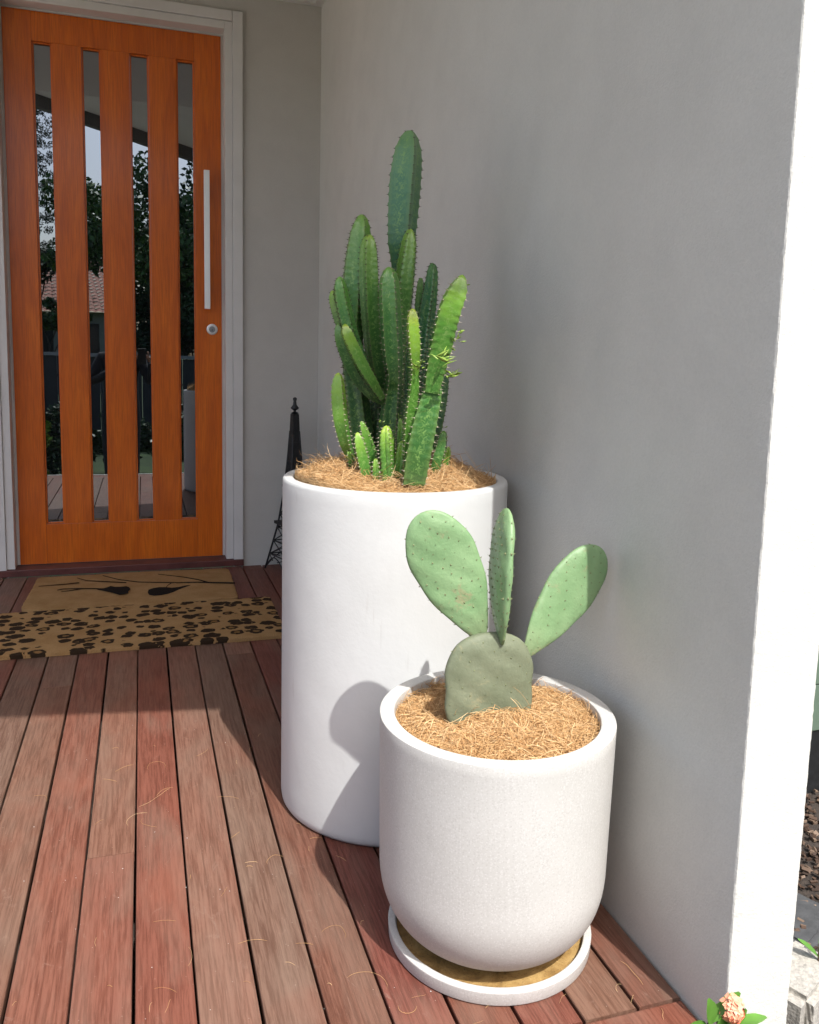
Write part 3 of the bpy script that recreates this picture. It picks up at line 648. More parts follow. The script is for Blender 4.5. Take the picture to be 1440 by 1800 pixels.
# ================================================================ COLUMNAR CACTUS
CY = TP[1]
eu = empty('columnar_cactus', (TP[0], CY, H_-.02)); tag(eu, 'many stemmed green columnar cactus with spiny ribs in tall white planter', 'cactus')
PPM = 795.0
def stem(nodes, ribs, rot, tint, age=(0.2, 1.0), step=.0155, spl=.0065, teeth=.055, dark=True, core=.66):
    """nodes: (px, py, Y offset from pot centre, width px)"""
    P = []
    for (px, py, dy, wd) in nodes:
        q = atY(px, py, CY+dy); P.append((q[0], q[1], q[2], 1.19*wd/2/FPX*(q-CAM)@_fw))
    P = np.array(P); n = max(24, int(np.linalg.norm(np.diff(P[:, :3], axis=0), axis=1).sum()/.0035))
    Q, Ln = spline(P, n); C = Q[:, :3]; rad = np.maximum(Q[:, 3], .001)
    s = np.linspace(0, Ln, n)
    tipd = np.clip((Ln-s)/(1.5*rad[int(n*.8)]), 0, 1); rad = rad*np.sqrt(np.clip(1-(1-tipd)**2, 0.0025, 1))
    T, Nn, B = frames(C); V = []; F = []; age_a = []; val_a = []; k4 = ribs*4; ph = [random.random()*step for _ in range(ribs)]
    for i in range(n):
        for k in range(k4):
            rib, sub = divmod(k, 4); a = rot + 2*math.pi*k/k4
            tooth = max(0, math.cos(2*math.pi*(s[i]+ph[rib])/step))**2
            rr = rad[i]*((1.0-2.2*teeth+2.2*teeth*tooth) if sub == 0 else (.80 if ribs > 4 else .74) if sub in (1, 3) else (core if ribs > 4 else min(core, .60)))
            if sub in (1, 3): rr *= 1.0
            V.append(C[i]+rr*(math.cos(a)*Nn[i]+math.sin(a)*B[i])); t = i/(n-1)
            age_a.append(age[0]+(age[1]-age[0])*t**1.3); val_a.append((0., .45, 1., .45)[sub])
    for i in range(n-1):
        for k in range(k4): k2 = (k+1) % k4; F.append((i*k4+k, i*k4+k2, (i+1)*k4+k2, (i+1)*k4+k))
    V.append(C[-1]+T[-1]*.0008); age_a.append(age[1]); val_a.append(0)
    for k in range(k4): F.append(((n-1)*k4+k, (n-1)*k4+(k+1) % k4, len(V)-1))
    o = mk('stem', loc_v(V, eu), F, M['stem'], eu, True, 62); me = o.data
    for nm, d in (('age', age_a), ('valley', val_a)): a_ = me.attributes.new(nm, 'FLOAT', 'POINT'); a_.data.foreach_set('value', d)
    o.color = (*tint, 1)
    # paired thorns on every tooth
    mb = MB()
    for rib in range(ribs):
        a = rot + 2*math.pi*rib/ribs; q = -ph[rib] + step*math.ceil(ph[rib]/step)
        while q < Ln-.0005:
            i = min(int(q/Ln*(n-1)), n-1); out = math.cos(a)*Nn[i]+math.sin(a)*B[i]; side = np.cross(T[i], out)
            p0 = C[i]+out*rad[i]*1.0; sz = spl*random.uniform(.7, 1.15)*(1 if rad[i] > .006 else .7)
            w_ = .0012
            mb.add(([p0+side*w_*1.3-out*.001, p0+T[i]*w_*1.2-out*.001, p0-side*w_*1.3-out*.001, p0-T[i]*w_*1.2-out*.001, p0+out*.0017], [(0, 1, 4), (1, 2, 4), (2, 3, 4), (3, 0, 4)]))
            for sgn in (1, -1):
                d = out*.85+side*sgn*.75+T[i]*random.uniform(-.2, .35); d = d/np.linalg.norm(d); b_ = p0+side*sgn*.0006; e1 = np.cross(d, T[i]); e1 /= np.linalg.norm(e1); e2 = np.cross(d, e1); w2 = .0005
                mb.add(([b_+e1*w2, b_-e1*w2*.5+e2*w2*.87, b_-e1*w2*.5-e2*w2*.87, b_+d*sz], [(0, 1, 3), (1, 2, 3), (2, 0, 3)]))
            q += step*(1 if rad[i] > .006 else 1)
    V2 = loc_v(mb.V, o); so_ = mk('thorns', V2, mb.F, M['spinedark'] if dark else M['spine'], o); so_['kind'] = 'stuff'
    return o, C, rad, T
G1 = (1, 1, 1); GB = (.85, 1.0, 1.7); GY = (1.35, 1.22, .8); GD = (.72, .86, .9); GL = (1.6, 1.35, .7)  # stem tints; sunlit stems get raised ones, so sunlight is partly in the colour
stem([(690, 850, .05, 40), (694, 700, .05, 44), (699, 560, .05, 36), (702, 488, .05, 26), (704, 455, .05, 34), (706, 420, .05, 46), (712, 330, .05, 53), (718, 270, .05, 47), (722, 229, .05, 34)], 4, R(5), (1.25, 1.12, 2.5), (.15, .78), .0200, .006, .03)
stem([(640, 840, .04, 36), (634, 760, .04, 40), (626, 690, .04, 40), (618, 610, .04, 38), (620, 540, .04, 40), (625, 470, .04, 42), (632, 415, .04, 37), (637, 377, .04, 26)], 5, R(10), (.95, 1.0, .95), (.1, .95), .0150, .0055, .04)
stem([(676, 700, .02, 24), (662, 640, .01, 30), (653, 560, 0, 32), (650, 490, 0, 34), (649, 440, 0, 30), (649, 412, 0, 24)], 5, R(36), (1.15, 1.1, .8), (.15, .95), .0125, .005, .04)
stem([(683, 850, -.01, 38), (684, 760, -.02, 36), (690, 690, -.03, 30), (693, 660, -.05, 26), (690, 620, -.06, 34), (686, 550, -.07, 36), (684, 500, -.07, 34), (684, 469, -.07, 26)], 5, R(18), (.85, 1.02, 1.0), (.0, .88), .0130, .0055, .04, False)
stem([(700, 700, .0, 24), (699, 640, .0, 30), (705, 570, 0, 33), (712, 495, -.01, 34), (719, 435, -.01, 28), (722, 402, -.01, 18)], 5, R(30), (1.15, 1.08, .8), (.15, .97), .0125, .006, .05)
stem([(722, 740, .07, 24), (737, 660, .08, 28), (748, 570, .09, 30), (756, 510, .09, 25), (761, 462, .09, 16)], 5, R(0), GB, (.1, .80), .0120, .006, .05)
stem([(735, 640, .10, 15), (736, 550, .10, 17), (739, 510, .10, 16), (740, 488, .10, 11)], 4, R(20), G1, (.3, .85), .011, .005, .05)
# big forward leaning stem on the right, in two growths; sunlight is put into both tints
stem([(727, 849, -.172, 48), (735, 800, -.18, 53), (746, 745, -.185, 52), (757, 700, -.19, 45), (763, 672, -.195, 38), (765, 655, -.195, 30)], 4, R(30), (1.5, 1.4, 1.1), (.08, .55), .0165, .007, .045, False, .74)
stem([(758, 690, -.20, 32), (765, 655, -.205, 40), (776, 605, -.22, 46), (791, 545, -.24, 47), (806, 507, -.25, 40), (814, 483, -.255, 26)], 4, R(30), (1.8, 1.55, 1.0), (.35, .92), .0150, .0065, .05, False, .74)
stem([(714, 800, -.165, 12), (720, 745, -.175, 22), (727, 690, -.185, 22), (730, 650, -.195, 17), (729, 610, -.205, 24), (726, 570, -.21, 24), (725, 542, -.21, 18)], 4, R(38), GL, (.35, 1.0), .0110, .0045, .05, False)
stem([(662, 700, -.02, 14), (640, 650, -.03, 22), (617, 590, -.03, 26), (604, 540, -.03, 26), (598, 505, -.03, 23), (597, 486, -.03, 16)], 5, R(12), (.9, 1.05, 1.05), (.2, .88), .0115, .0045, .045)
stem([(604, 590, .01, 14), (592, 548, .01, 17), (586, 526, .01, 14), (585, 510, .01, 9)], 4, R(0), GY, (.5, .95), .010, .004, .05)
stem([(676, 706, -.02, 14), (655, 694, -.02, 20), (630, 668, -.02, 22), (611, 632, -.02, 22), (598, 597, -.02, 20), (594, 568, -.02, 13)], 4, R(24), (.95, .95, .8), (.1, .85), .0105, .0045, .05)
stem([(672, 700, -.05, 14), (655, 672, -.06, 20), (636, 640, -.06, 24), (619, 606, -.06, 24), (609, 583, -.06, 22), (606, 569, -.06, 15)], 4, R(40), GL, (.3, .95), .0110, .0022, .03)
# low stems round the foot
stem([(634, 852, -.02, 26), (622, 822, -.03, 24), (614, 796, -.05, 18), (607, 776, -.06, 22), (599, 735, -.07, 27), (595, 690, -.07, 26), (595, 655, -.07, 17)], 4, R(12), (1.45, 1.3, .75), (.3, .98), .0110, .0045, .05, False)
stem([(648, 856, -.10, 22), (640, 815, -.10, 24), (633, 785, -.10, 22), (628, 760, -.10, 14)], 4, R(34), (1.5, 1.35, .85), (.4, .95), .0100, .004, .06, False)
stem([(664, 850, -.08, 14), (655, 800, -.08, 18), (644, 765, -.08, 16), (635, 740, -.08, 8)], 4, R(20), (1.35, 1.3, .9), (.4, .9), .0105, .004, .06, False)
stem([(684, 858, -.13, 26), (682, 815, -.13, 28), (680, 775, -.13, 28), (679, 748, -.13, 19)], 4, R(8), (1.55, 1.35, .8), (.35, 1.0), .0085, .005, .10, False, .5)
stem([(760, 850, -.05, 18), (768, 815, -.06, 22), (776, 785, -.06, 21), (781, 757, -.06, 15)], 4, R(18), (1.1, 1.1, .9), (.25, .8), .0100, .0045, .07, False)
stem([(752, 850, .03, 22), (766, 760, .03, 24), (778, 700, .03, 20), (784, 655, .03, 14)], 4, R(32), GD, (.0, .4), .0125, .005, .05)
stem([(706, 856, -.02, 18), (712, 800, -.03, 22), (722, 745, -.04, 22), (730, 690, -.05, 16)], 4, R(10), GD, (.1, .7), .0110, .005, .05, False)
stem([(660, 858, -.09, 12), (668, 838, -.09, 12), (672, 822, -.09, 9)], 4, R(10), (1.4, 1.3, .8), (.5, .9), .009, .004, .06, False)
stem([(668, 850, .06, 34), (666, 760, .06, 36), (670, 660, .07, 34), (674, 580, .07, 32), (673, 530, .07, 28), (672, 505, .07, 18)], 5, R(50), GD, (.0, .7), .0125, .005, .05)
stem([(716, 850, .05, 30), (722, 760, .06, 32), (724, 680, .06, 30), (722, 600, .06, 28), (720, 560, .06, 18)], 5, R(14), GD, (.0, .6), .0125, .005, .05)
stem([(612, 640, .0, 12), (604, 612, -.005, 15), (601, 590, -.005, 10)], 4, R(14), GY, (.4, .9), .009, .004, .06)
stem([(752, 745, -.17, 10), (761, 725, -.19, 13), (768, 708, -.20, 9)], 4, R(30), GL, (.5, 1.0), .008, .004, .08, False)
for (x0, y0, x1, y1, dy, wd, tn) in ((666, 856, 660, 806, -.12, 16, GY), (702, 858, 706, 775, -.13, 21, GL), (706, 800, 704, 735, -.12, 14, GY), (624, 845, 612, 790, -.06, 13, GY), (776, 850, 789, 785, -.04, 17, GL)):
    stem([(x0, y0, dy, wd*.8), ((x0*2+x1)/3-2, (y0*2+y1)/3, dy, wd), ((x0+x1*2)/3, (y0+y1*2)/3, dy, wd), (x1, y1, dy, wd*.65)], 4, R(random.uniform(0, 45)), tn, (.3, 1.0), .0088, .0042, .085, False, .5)
# small pale leaf tufts
def tuft(px, py, dy, n, size, seed):
    g_ = np.random.default_rng(seed); c = atY(px, py, CY+dy); mb = MB()
    for i in range(n):
        d = g_.normal(size=3); d[2] = abs(d[2])*.5+.1; d[1] -= .3; d /= np.linalg.norm(d); ln = size*g_.uniform(.6, 1.2); sd = np.cross(d, g_.normal(size=3)); sd /= np.linalg.norm(sd); up = np.cross(sd, d); w_ = ln*.15
        b_ = c + g_.normal(size=3)*size*.25; P = [b_, b_+d*ln*.45+up*ln*.06, b_+d*ln]
        wds = (.3, 1, .12); V = []
        for p, q in zip(P, wds): V += [p+sd*w_*q, p+up*w_*.25*q, p-sd*w_*q]
        mb.add((V, [(0, 1, 4, 3), (1, 2, 5, 4), (3, 4, 7, 6), (4, 5, 8, 7), (2, 0, 3, 5), (5, 3, 6, 8)]))
    mb.build('leaf_tuft', M['leaflet'], eu, True)
for i, a in enumerate([(803, 598, -.245, 8, .018), (797, 617, -.235, 7, .016), (809, 584, -.25, 5, .013), (778, 632, -.255, 10, .026), (792, 660, -.215, 9, .019), (733, 650, -.22, 8, .018), (742, 640, -.22, 6, .016), (704, 735, -.14, 3, .012), (671, 745, -.13, 3, .010), (686, 747, -.13, 3, .010), (781, 752, -.06, 3, .008), (818, 520, -.23, 4, .008), (820, 500, -.24, 4, .008), (672, 836, -.13, 4, .012)]): tuft(*a, 40+i)

# ================================================================ PRICKLY PEAR
pp = empty('prickly_pear', (SP[0], SP[1], Hs-.04)); tag(pp, 'prickly pear of one old grey pad with three pale green pads above', 'cactus')
def pad(base, tip, width, thick, normal, mat, wide=.62, pinch=.18, bend=0.0, sp_=.0235, basecol=0.0, asz=1.0, label=None, tipp=2.15, seed=0):
    base = np.array(base, float); tip = np.array(tip, float); ax = tip-base; Ln = np.linalg.norm(ax); ax /= Ln
    nn = np.array(normal, float); nn -= ax*(nn@ax); nn /= np.linalg.norm(nn); sd = np.cross(ax, nn); g_ = np.random.default_rng(seed)
    def hw(u):
        u = np.clip(u, 0, 1)
        lo = np.clip(u/wide, 0, 1); hi = np.clip((u-wide)/(1-wide), 0, 1)
        a = pinch+(1-pinch)*np.sin(lo*math.pi/2)**.92; b_ = np.sqrt(np.clip(1-hi**tipp, 0, 1))
        return width/2*np.where(u < wide, a, b_)*np.sqrt(np.clip(1-(1-np.clip(u/.03, 0, 1))**2, .05, 1))
    us = np.r_[0, .006, .015, .03, np.linspace(.06, .9, 34), .93, .955, .975, .988, .996, 1.0]; na = 36; V = []; ba = []; wb = g_.normal(size=(4,))
    for u in us:
        h = float(hw(u)); th_ = thick/2*min(1, (h/(width/2))*1.15+.05)
        h *= 1+.018*math.sin(u*19+wb[0]*5)
        c = base+ax*Ln*u+nn*bend*Ln*math.sin(u*math.pi)*1.0
        for k in range(na):
            a = 2*math.pi*k/na; ca, sa = math.cos(a), math.sin(a); e = .78
            x = math.copysign(abs(ca)**.95, ca)*h; z = math.copysign(abs(sa)**e, sa)*th_*(1+.08*math.sin(u*23+ca*7+wb[1]*4))
            V.append(c+sd*x+nn*z); ba.append(max(0, 1-u/.22)*basecol)
    F = []
    for i in range(len(us)-1):
        for k in range(na): k2 = (k+1) % na; F.append((i*na+k, i*na+k2, (i+1)*na+k2, (i+1)*na+k))
    F.append(tuple(range(na))[::-1]); F.append(tuple((len(us)-1)*na+k for k in range(na)))
    o = mk('pad', loc_v(V, pp), F, mat, pp, True); a_ = o.data.attributes.new('base', 'FLOAT', 'POINT'); a_.data.foreach_set('value', ba)
    if label: o['label'] = label
    mb = MB()      # areoles: woolly cushions with two or three bristles
    def areole(p, nv, sz):
        up_ = ax - nv*(ax@nv); up_ /= np.linalg.norm(up_)+1e-9; s2 = np.cross(up_, nv); r1 = .0017*sz
        ring = [p+(s2*math.cos(q)*.8+up_*math.sin(q)*1.25)*r1-nv*.0006 for q in np.linspace(0, 2*math.pi, 7)[:-1]]
        mb.add((ring+[p+nv*.0011*sz], [(i, (i+1) % 6, 6) for i in range(6)]))
        for _ in range(2):
            d = nv*.9+up_*g_.uniform(-.1, .8)+s2*g_.normal()*.5; d /= np.linalg.norm(d); e1 = s2*.0004; mb.add(([p+e1, p-e1*.5+up_*.0004, p-e1*.5-up_*.0004, p+d*.0038*sz], [(0, 1, 3), (1, 2, 3), (2, 0, 3)]))
    row = 0; u = .05
    while u < .97:
        h = float(hw(u)); off = (row % 2)*.5
        for j in np.arange(-6, 7):
            x = (j+off)*sp_+g_.normal()*.0026
            if abs(x) > h*.93: continue
            th_ = thick/2*min(1, (h/(width/2))*1.15+.05)*max(0, 1-(abs(x)/h)**2)**.39
            c = base+ax*Ln*(u+g_.normal()*.004)+nn*bend*Ln*math.sin(u*math.pi)+sd*x
            for sg in (1, -1):
                nv = nn*sg+sd*(x/h)*.35; nv /= np.linalg.norm(nv); areole(c+nn*sg*th_, nv, asz)
        for sg in (1, -1):
            if row % 2 == 0: areole(base+ax*Ln*u+nn*bend*Ln*math.sin(u*math.pi)+sd*sg*h*1.0, sd*sg, asz)
        u += sp_*.62/Ln; row += 1
    so_ = mk('areoles', loc_v(mb.V, o), mb.F, M['areole'], o); so_['kind'] = 'stuff'
    return o
def ap(px, py, dy=0.0): return atY(px, py, SP[1]+dy)
pad(ap(858, 1300, -.01), ap(862, 1111, -.005), .155, .030, (-.08, -1, .10), M['padold'], .50, .86, 0, .024, .5, .8, 'old grey green bottom pad rising from the mulch', tipp=3.6, seed=1)
pad(ap(847, 1121, -.0), ap(741, 901, .035), .116, .021, (-.22, -1, -.10), M['pad'], .62, .16, -.02, .0225, .8, 1.0, 'broad left leaning pad facing the sun', seed=2)
pad(ap(882, 1134, -.018), ap(891, 893, .01), .105, .022, (-.993, .115, .02), M['pad'], .60, .16, .03, .0195, .5, 1.35, 'upright pad turned edge on with dark areoles', seed=3)
pad(ap(924, 1152, .005), ap(1058, 964, .035), .099, .020, (.12, -1, .20), M['pad'], .64, .15, -.02, .0215, .8, .9, 'right leaning pad crossed by the wall shadow', seed=4)

# ================================================================ TOWER ORNAMENT in the corner behind the tall planter
tc = (.668, 3.815); tw = empty('metal_tower_ornament', (tc[0], tc[1], 0)); tag(tw, 'black iron lattice tower ornament in the corner behind the tall planter', 'ornament')
rz = R(18)
def tpnt(a, r, z): return np.array([tc[0]+r*math.cos(a+rz), tc[1]+r*math.sin(a+rz), z])
def t_r(z):       # half diagonal against height
    return np.interp(z, [0, .10, .22, .38, .52, .66], [.142, .112, .078, .050, .034, .022])
for k in range(4):
    a = R(45+90*k)+R(0); P = [tpnt(a, t_r(z), z) for z in np.linspace(.004, .66, 14)]; V, F = tube(P, .0048, 6); mk('leg', loc_v(V, tw), F, M['black'], tw, True)
    mb = MB(); a2 = a+R(90)
    zs = [.01, .075, .14, .205, .27, .335, .40, .46, .52]
    for i in range(len(zs)-1):
        p, q = tpnt(a, t_r(zs[i]), zs[i]), tpnt(a2, t_r(zs[i+1]), zs[i+1]); p2, q2 = tpnt(a2, t_r(zs[i]), zs[i]), tpnt(a, t_r(zs[i+1]), zs[i+1])
        if i > 0:
            mb.add(tube([p, q], .0026, 5)); mb.add(tube([p2, q2], .0026, 5))
        else:      # open arch at the foot with short braces
            mid = (tpnt(a, t_r(.12), .075)+tpnt(a2, t_r(.12), .075))/2
            m3 = p*.62+p2*.38; m4 = p*.38+p2*.62
            for e0, e1 in ((p, q2), (m3+np.array([0, 0, .045]), q2), (p2, q), (m4+np.array([0, 0, .045]), q)): mb.add(tube([e0, e1], .0026, 5))
            arch = [p*(1-t_)+p2*t_+np.array([0, 0, .062*math.sin(math.pi*t_)]) for t_ in np.linspace(0, 1, 12)]; mb.add(tube(arch, .003, 5))
        mb.add(tube([q, q2], .003, 5))
    mb.build('lattice_side', M['black'], tw)
def sq(name, z0, z1, r0, r1):
    V = [tpnt(R(45+90*k), r0, z0) for k in range(4)]+[tpnt(R(45+90*k), r1, z1) for k in range(4)]; mk(name, loc_v(V, tw), [(3, 2, 1, 0), (4, 5, 6, 7)]+[(k, (k+1) % 4, 4+(k+1) % 4, 4+k) for k in range(4)], M['black'], tw)
sq('platform', .222, .236, .098, .098); sq('platform', .398, .41, .060, .060); sq('platform', .60, .61, .0305, .0305)
ztop = atY(522, 698, tc[1])[2]
sq('shaft', .41, .60, .041, .0285); sq('shaft', .61, ztop-.078, .0275, .0205)
pr = [(.0, ztop-.078), (.013, ztop-.078), (.0195, ztop-.074), (.006, ztop-.066), (.006, ztop-.062), (.019, ztop-.052), (.019, ztop-.049), (.009, ztop-.036), (.0065, ztop-.018), (.010, ztop-.010), (.008, ztop-.003), (.0005, ztop)]
V, F = lathe(pr, 24, tc); mk('finial', loc_v(V, tw), F, M['black'], tw, True, 40)

# ================================================================ GARDEN TO THE RIGHT AND IN FRONT
def leaf_vf(b_, d, up, ln, wd, curl=.15, nseg=4):
    d = d/np.linalg.norm(d); sd = np.cross(d, up); sd /= np.linalg.norm(sd)+1e-9; u2 = np.cross(sd, d); V = []; F = []
    for i in range(nseg+1):
        t_ = i/nseg; w_ = wd/2*math.sin(math.pi*(t_*.92+.04))**.8; p = b_+d*ln*t_-u2*curl*ln*t_*t_
        V += [p-sd*w_+u2*w_*.25, p, p+sd*w_+u2*w_*.25]
    for i in range(nseg):
        q = i*3; F += [(q, q+1, q+4, q+3), (q+1, q+2, q+5, q+4)]
    return V, F
def plant(name, root, tops, lab, cat, mat, ln, wd, nl, seed, group=None):
    g_ = np.random.default_rng(seed); e = empty(name, tuple(root)); tag(e, lab, cat, group)
    for tp_ in tops:
        tp_ = np.array(tp_); P, _ = spline(np.array([root, (np.array(root)+tp_)/2+g_.normal(size=3)*.012, tp_]), 9); V, F = tube(P, np.linspace(.005, .0025, 9), 6); mk('twig', loc_v(V, e), F, M['bark'], e, True)
        for i in range(nl):
            t_ = 1-(i/max(1, nl-1))*.55; p = P[min(8, int(t_*8))]; a = i*2.4+g_.random()*.7; d = np.array([math.cos(a), math.sin(a), .25+g_.random()*.7])
            V, F = leaf_vf(p, d, np.array([0, 0, 1.]), ln*g_.uniform(.7, 1.15), wd*g_.uniform(.8, 1.15), g_.uniform(.05, .3)); mk('leaf', loc_v(V, e), F, mat, e, True)
    return e
fl = plant('flowering_shrub', (.775, .80, ZG), [tuple(atY(1246, 1800, .845)), tuple(atY(1262, 1790, .85)), tuple(atY(1298, 1806, .835))], 'low green shrub with a peach flower head at the foot of the wall', 'shrub', M['ixleaf'], .045, .021, 7, 21)
for (px, py, dx, dz, ln) in ((1252, 1800, -.30, .95, .050), (1243, 1805, -1, .35, .040), (1262, 1803, .6, .8, .030), (1275, 1800, .75, .55, .035), (1256, 1812, -.7, .15, .04), (1270, 1815, .3, .5, .034)):
    V, F = leaf_vf(atY(px, py, .842), np.array([dx, -.25, dz]), np.array([.1, -1, .25]), ln, .021, .1); mk('leaf', loc_v(V, fl), F, M['ixleaf'], fl, True)
c0 = atY(1287, 1774, .838); g_ = np.random.default_rng(8)
for i in range(26):      # flower head: little four petalled florets
    d = g_.normal(size=3); d[1] -= .55; d[2] += .35; d /= np.linalg.norm(d); c = c0+d*np.array([.0135, .012, .017]); t1 = np.cross(d, g_.normal(size=3)); t1 /= np.linalg.norm(t1); t2 = np.cross(d, t1); mb = MB()
    for k in range(4):
        a = k*math.pi/2; q = t1*math.cos(a)+t2*math.sin(a); s2 = np.cross(d, q); mb.add(([c, c+q*.006+s2*.0042+d*.0006, c+q*.0115+d*.0002, c+q*.006-s2*.0042+d*.0006], [(0, 1, 2, 3)]))
    mb.build('floret', M['petal'], fl)
plant('garden_plant', (1.43, 1.36, ZG), [(1.425, 1.345, -.275)], 'small green plant beside the pale stone behind the wall end', 'plant', M['ixleaf'], .055, .024, 5, 5)
plant('garden_plant', (1.20, 1.145, ZG), [(1.20, 1.13, -.30)], 'low green plant below the pale stone by the wall', 'plant', M['ixleaf'], .05, .026, 5, 6)
def rock(name, c, s, seed, mat, lab, cat):
    bm = bmesh.new(); bmesh.ops.create_cube(bm, size=1); bmesh.ops.bevel(bm, geom=list(bm.edges), offset=.13, segments=2, affect='EDGES'); bmesh.ops.subdivide_edges(bm, edges=list(bm.edges), cuts=2, use_grid_fill=True); g_ = np.random.default_rng(seed)
    for v in bm.verts: q = g_.normal(size=3)*.004; v.co = ((v.co.x+q[0])*s[0], (v.co.y+q[1])*s[1], (v.co.z+.5+q[2])*s[2])
    me = bpy.data.meshes.new(name); bm.to_mesh(me); bm.free(); me.materials.append(mat); o = bpy.data.objects.new(name, me); COL.objects.link(o); o.location = c; o.rotation_euler[2] = R(25); tag(o, lab, cat); return o
rock('edging_stone', (1.36, 1.335, ZG-.01), (.20, .13, .10), 3, M['stone'], 'pale rough edging stone in the garden bed behind the wall', 'stone')
rock('slate_paver', (1.555, 1.535, ZG-.02), (.22, .13, .05), 4, M['slate'], 'dark grey slate paver set in the bark mulch', 'paver')
soil_bed = box('garden_bed', 1.0, 3.2, .6, 3.4, ZG+.002, ZG+.012, M['soil']); tag(soil_bed, 'dark soil of the side garden bed', 'garden bed', kind='structure')
mb = MB(); g_ = np.random.default_rng(9)
for i in range(6000):
    x = 1.15+g_.random()*1.6; y = 1.0+g_.random()*1.9
    c = np.array([x, y, ZG+.016+g_.random()*.014]); a, b_, h = g_.uniform(.005, .014), g_.uniform(.003, .008), g_.uniform(.0015, .004); q = Matrix.Rotation(g_.random()*6.28, 3, 'Z') @ Matrix.Rotation(g_.normal()*.4, 3, 'X'); pts = []
    for sx, sy, sz in ((-1, -1, -1), (1, -1, -1), (1, 1, -1), (-1, 1, -1), (-1, -1, 1), (1, -1, 1), (1, 1, 1), (-1, 1, 1)): pts.append(c+np.array(q @ Vector((sx*a*g_.uniform(.6, 1), sy*b_*g_.uniform(.6, 1), sz*h))))
    mb.add((pts, [(3, 2, 1, 0), (4, 5, 6, 7), (0, 1, 5, 4), (1, 2, 6, 5), (2, 3, 7, 6), (3, 0, 4, 7)]))
o = mb.build('bark_mulch', M['chip']); tag(o, 'dark bark chips covering the garden bed beyond the wall', 'mulch', kind='stuff')
nb = empty('side_wall', (2.5, 2.06, ZG)); tag(nb, 'pale green boarded wall with black plinth beyond the side garden', 'wall')
for i in range(9): box('cladding_board', 1.5, 3.6, 2.05-.003*(i % 2), 2.10, -.168+i*.16, -.168+i*.16+.157, M['greenwall'], nb, .003)
box('plinth', 1.5, 3.6, 2.056, 2.12, ZG, -.170, M['black'], nb)

# ================================================================ WHAT THE GLASS REFLECTS: garden behind the camera
def leaf_cloud(name, blobs, n, size, mat, parent, seed, asp=.5, stuff=True):
    g_ = np.random.default_rng(seed); B = np.array(blobs, float); pr_ = (B[:, 3]**2); pr_ = pr_/pr_.sum(); k = g_.choice(len(B), n, p=pr_); d = g_.normal(size=(n, 3)); d /= np.linalg.norm(d, axis=1)[:, None]
    r2 = g_.random(n)**.45; C = B[k, :3]+d*(B[k, 3]*r2)[:, None]; A = g_.normal(size=(n, 3)); A /= np.linalg.norm(A, axis=1)[:, None]; Q = np.cross(A, g_.normal(size=(n, 3))); Q /= np.linalg.norm(Q, axis=1)[:, None]
    s = size*g_.uniform(.6, 1.3, n)[:, None]; V = np.stack([C-A*s, C+Q*s*asp, C+A*s, C-Q*s*asp], 1).reshape(-1, 3); F = np.arange(4*n).reshape(n, 4)
    o = mk_np(name, V-np.array(parent_world(parent)), F, mat, parent)
    if stuff: o['kind'] = 'stuff'
    return o
def tree(root, h, blobs, n, size, mat, lab, seed, tr=.09):
    e = empty('leafy_tree', root); tag(e, lab, 'tree'); g_ = np.random.default_rng(seed)
    P, _ = spline(np.array([root, (root[0]+.1, root[1], root[2]+h*.4), (root[0]+.05, root[1]+.05, root[2]+h*.8)]), 12); V, F = tube(P, np.linspace(tr, tr*.3, 12), 8); mk('trunk', loc_v(V, e), F, M['bark'], e, True)
    for b_ in blobs[:6]:
        V, F = tube(spline(np.array([P[5], (P[7]+np.array(b_[:3]))/2+g_.normal(size=3)*.1, b_[:3]]), 8)[0], np.linspace(tr*.4, .012, 8), 6); mk('limb', loc_v(V, e), F, M['bark'], e, True)
    leaf_cloud('crown', blobs, n, size, mat, e, seed); return e
def blobs(c, rx, rz_, n, rb, seed):
    g_ = np.random.default_rng(seed); out = []
    for _ in range(n):
        d = g_.normal(size=3); d /= np.linalg.norm(d); q = g_.random()**.4; out.append((c[0]+d[0]*rx*q, c[1]+d[1]*rx*.8*q, c[2]+d[2]*rz_*q, rb*g_.uniform(.6, 1.2)))
    return out
tree((.5, -8.0, ZG), 3.6, blobs((.2, -8.0, 3.0), 2.1, 1.2, 56, .42, 1), 22000, .06, M['leaf'], 'broad leafy tree behind the charcoal fence', 1)
tree((3.0, -8.6, ZG), 4.6, blobs((2.6, -8.4, 3.2), 2.1, 2.0, 40, .5, 2), 15000, .065, M['leafdark'], 'tall dense dark tree beyond the fence', 2, .12)
tree((.9, -7.0, ZG), 1.8, blobs((.5, -7.0, 1.5), .85, .6, 26, .32, 8), 11000, .05, M['leafdark'], 'low dark bushy tree just behind the fence', 8, .05)
tree((-2.4, -8.6, ZG), 3.0, blobs((-2.05, -8.6, 2.65), .8, .35, 16, .26, 3), 6000, .055, M['leafdark'], 'slender open tree in front of the tiled house', 3, .05)
tree((-1.7, -7.4, ZG), 1.6, blobs((-1.5, -7.4, 1.55), .7, .3, 16, .18, 15), 3500, .045, M['leaf'], 'loose leafy bush behind the fence by the slender tree', 15, .03)
tree((-5.5, -11, ZG), 4.2, blobs((-5.6, -11, 2.6), 1.7, 1.3, 22, .45, 4), 6000, .06, M['leaf'], 'round leafy tree beside the tiled house', 4)
pe = empty('pine_tree', (-4.4, -32, ZG)); tag(pe, 'tall layered pine tree standing far beyond the fence', 'tree')
V, F = tube([(-4.4, -32, ZG), (-4.4, -32, 6), (-4.4, -32, 13.4)], [.28, .18, .04], 8); mk('trunk', loc_v(V, pe), F, M['bark'], pe, True)
pb = []; g_ = np.random.default_rng(3)
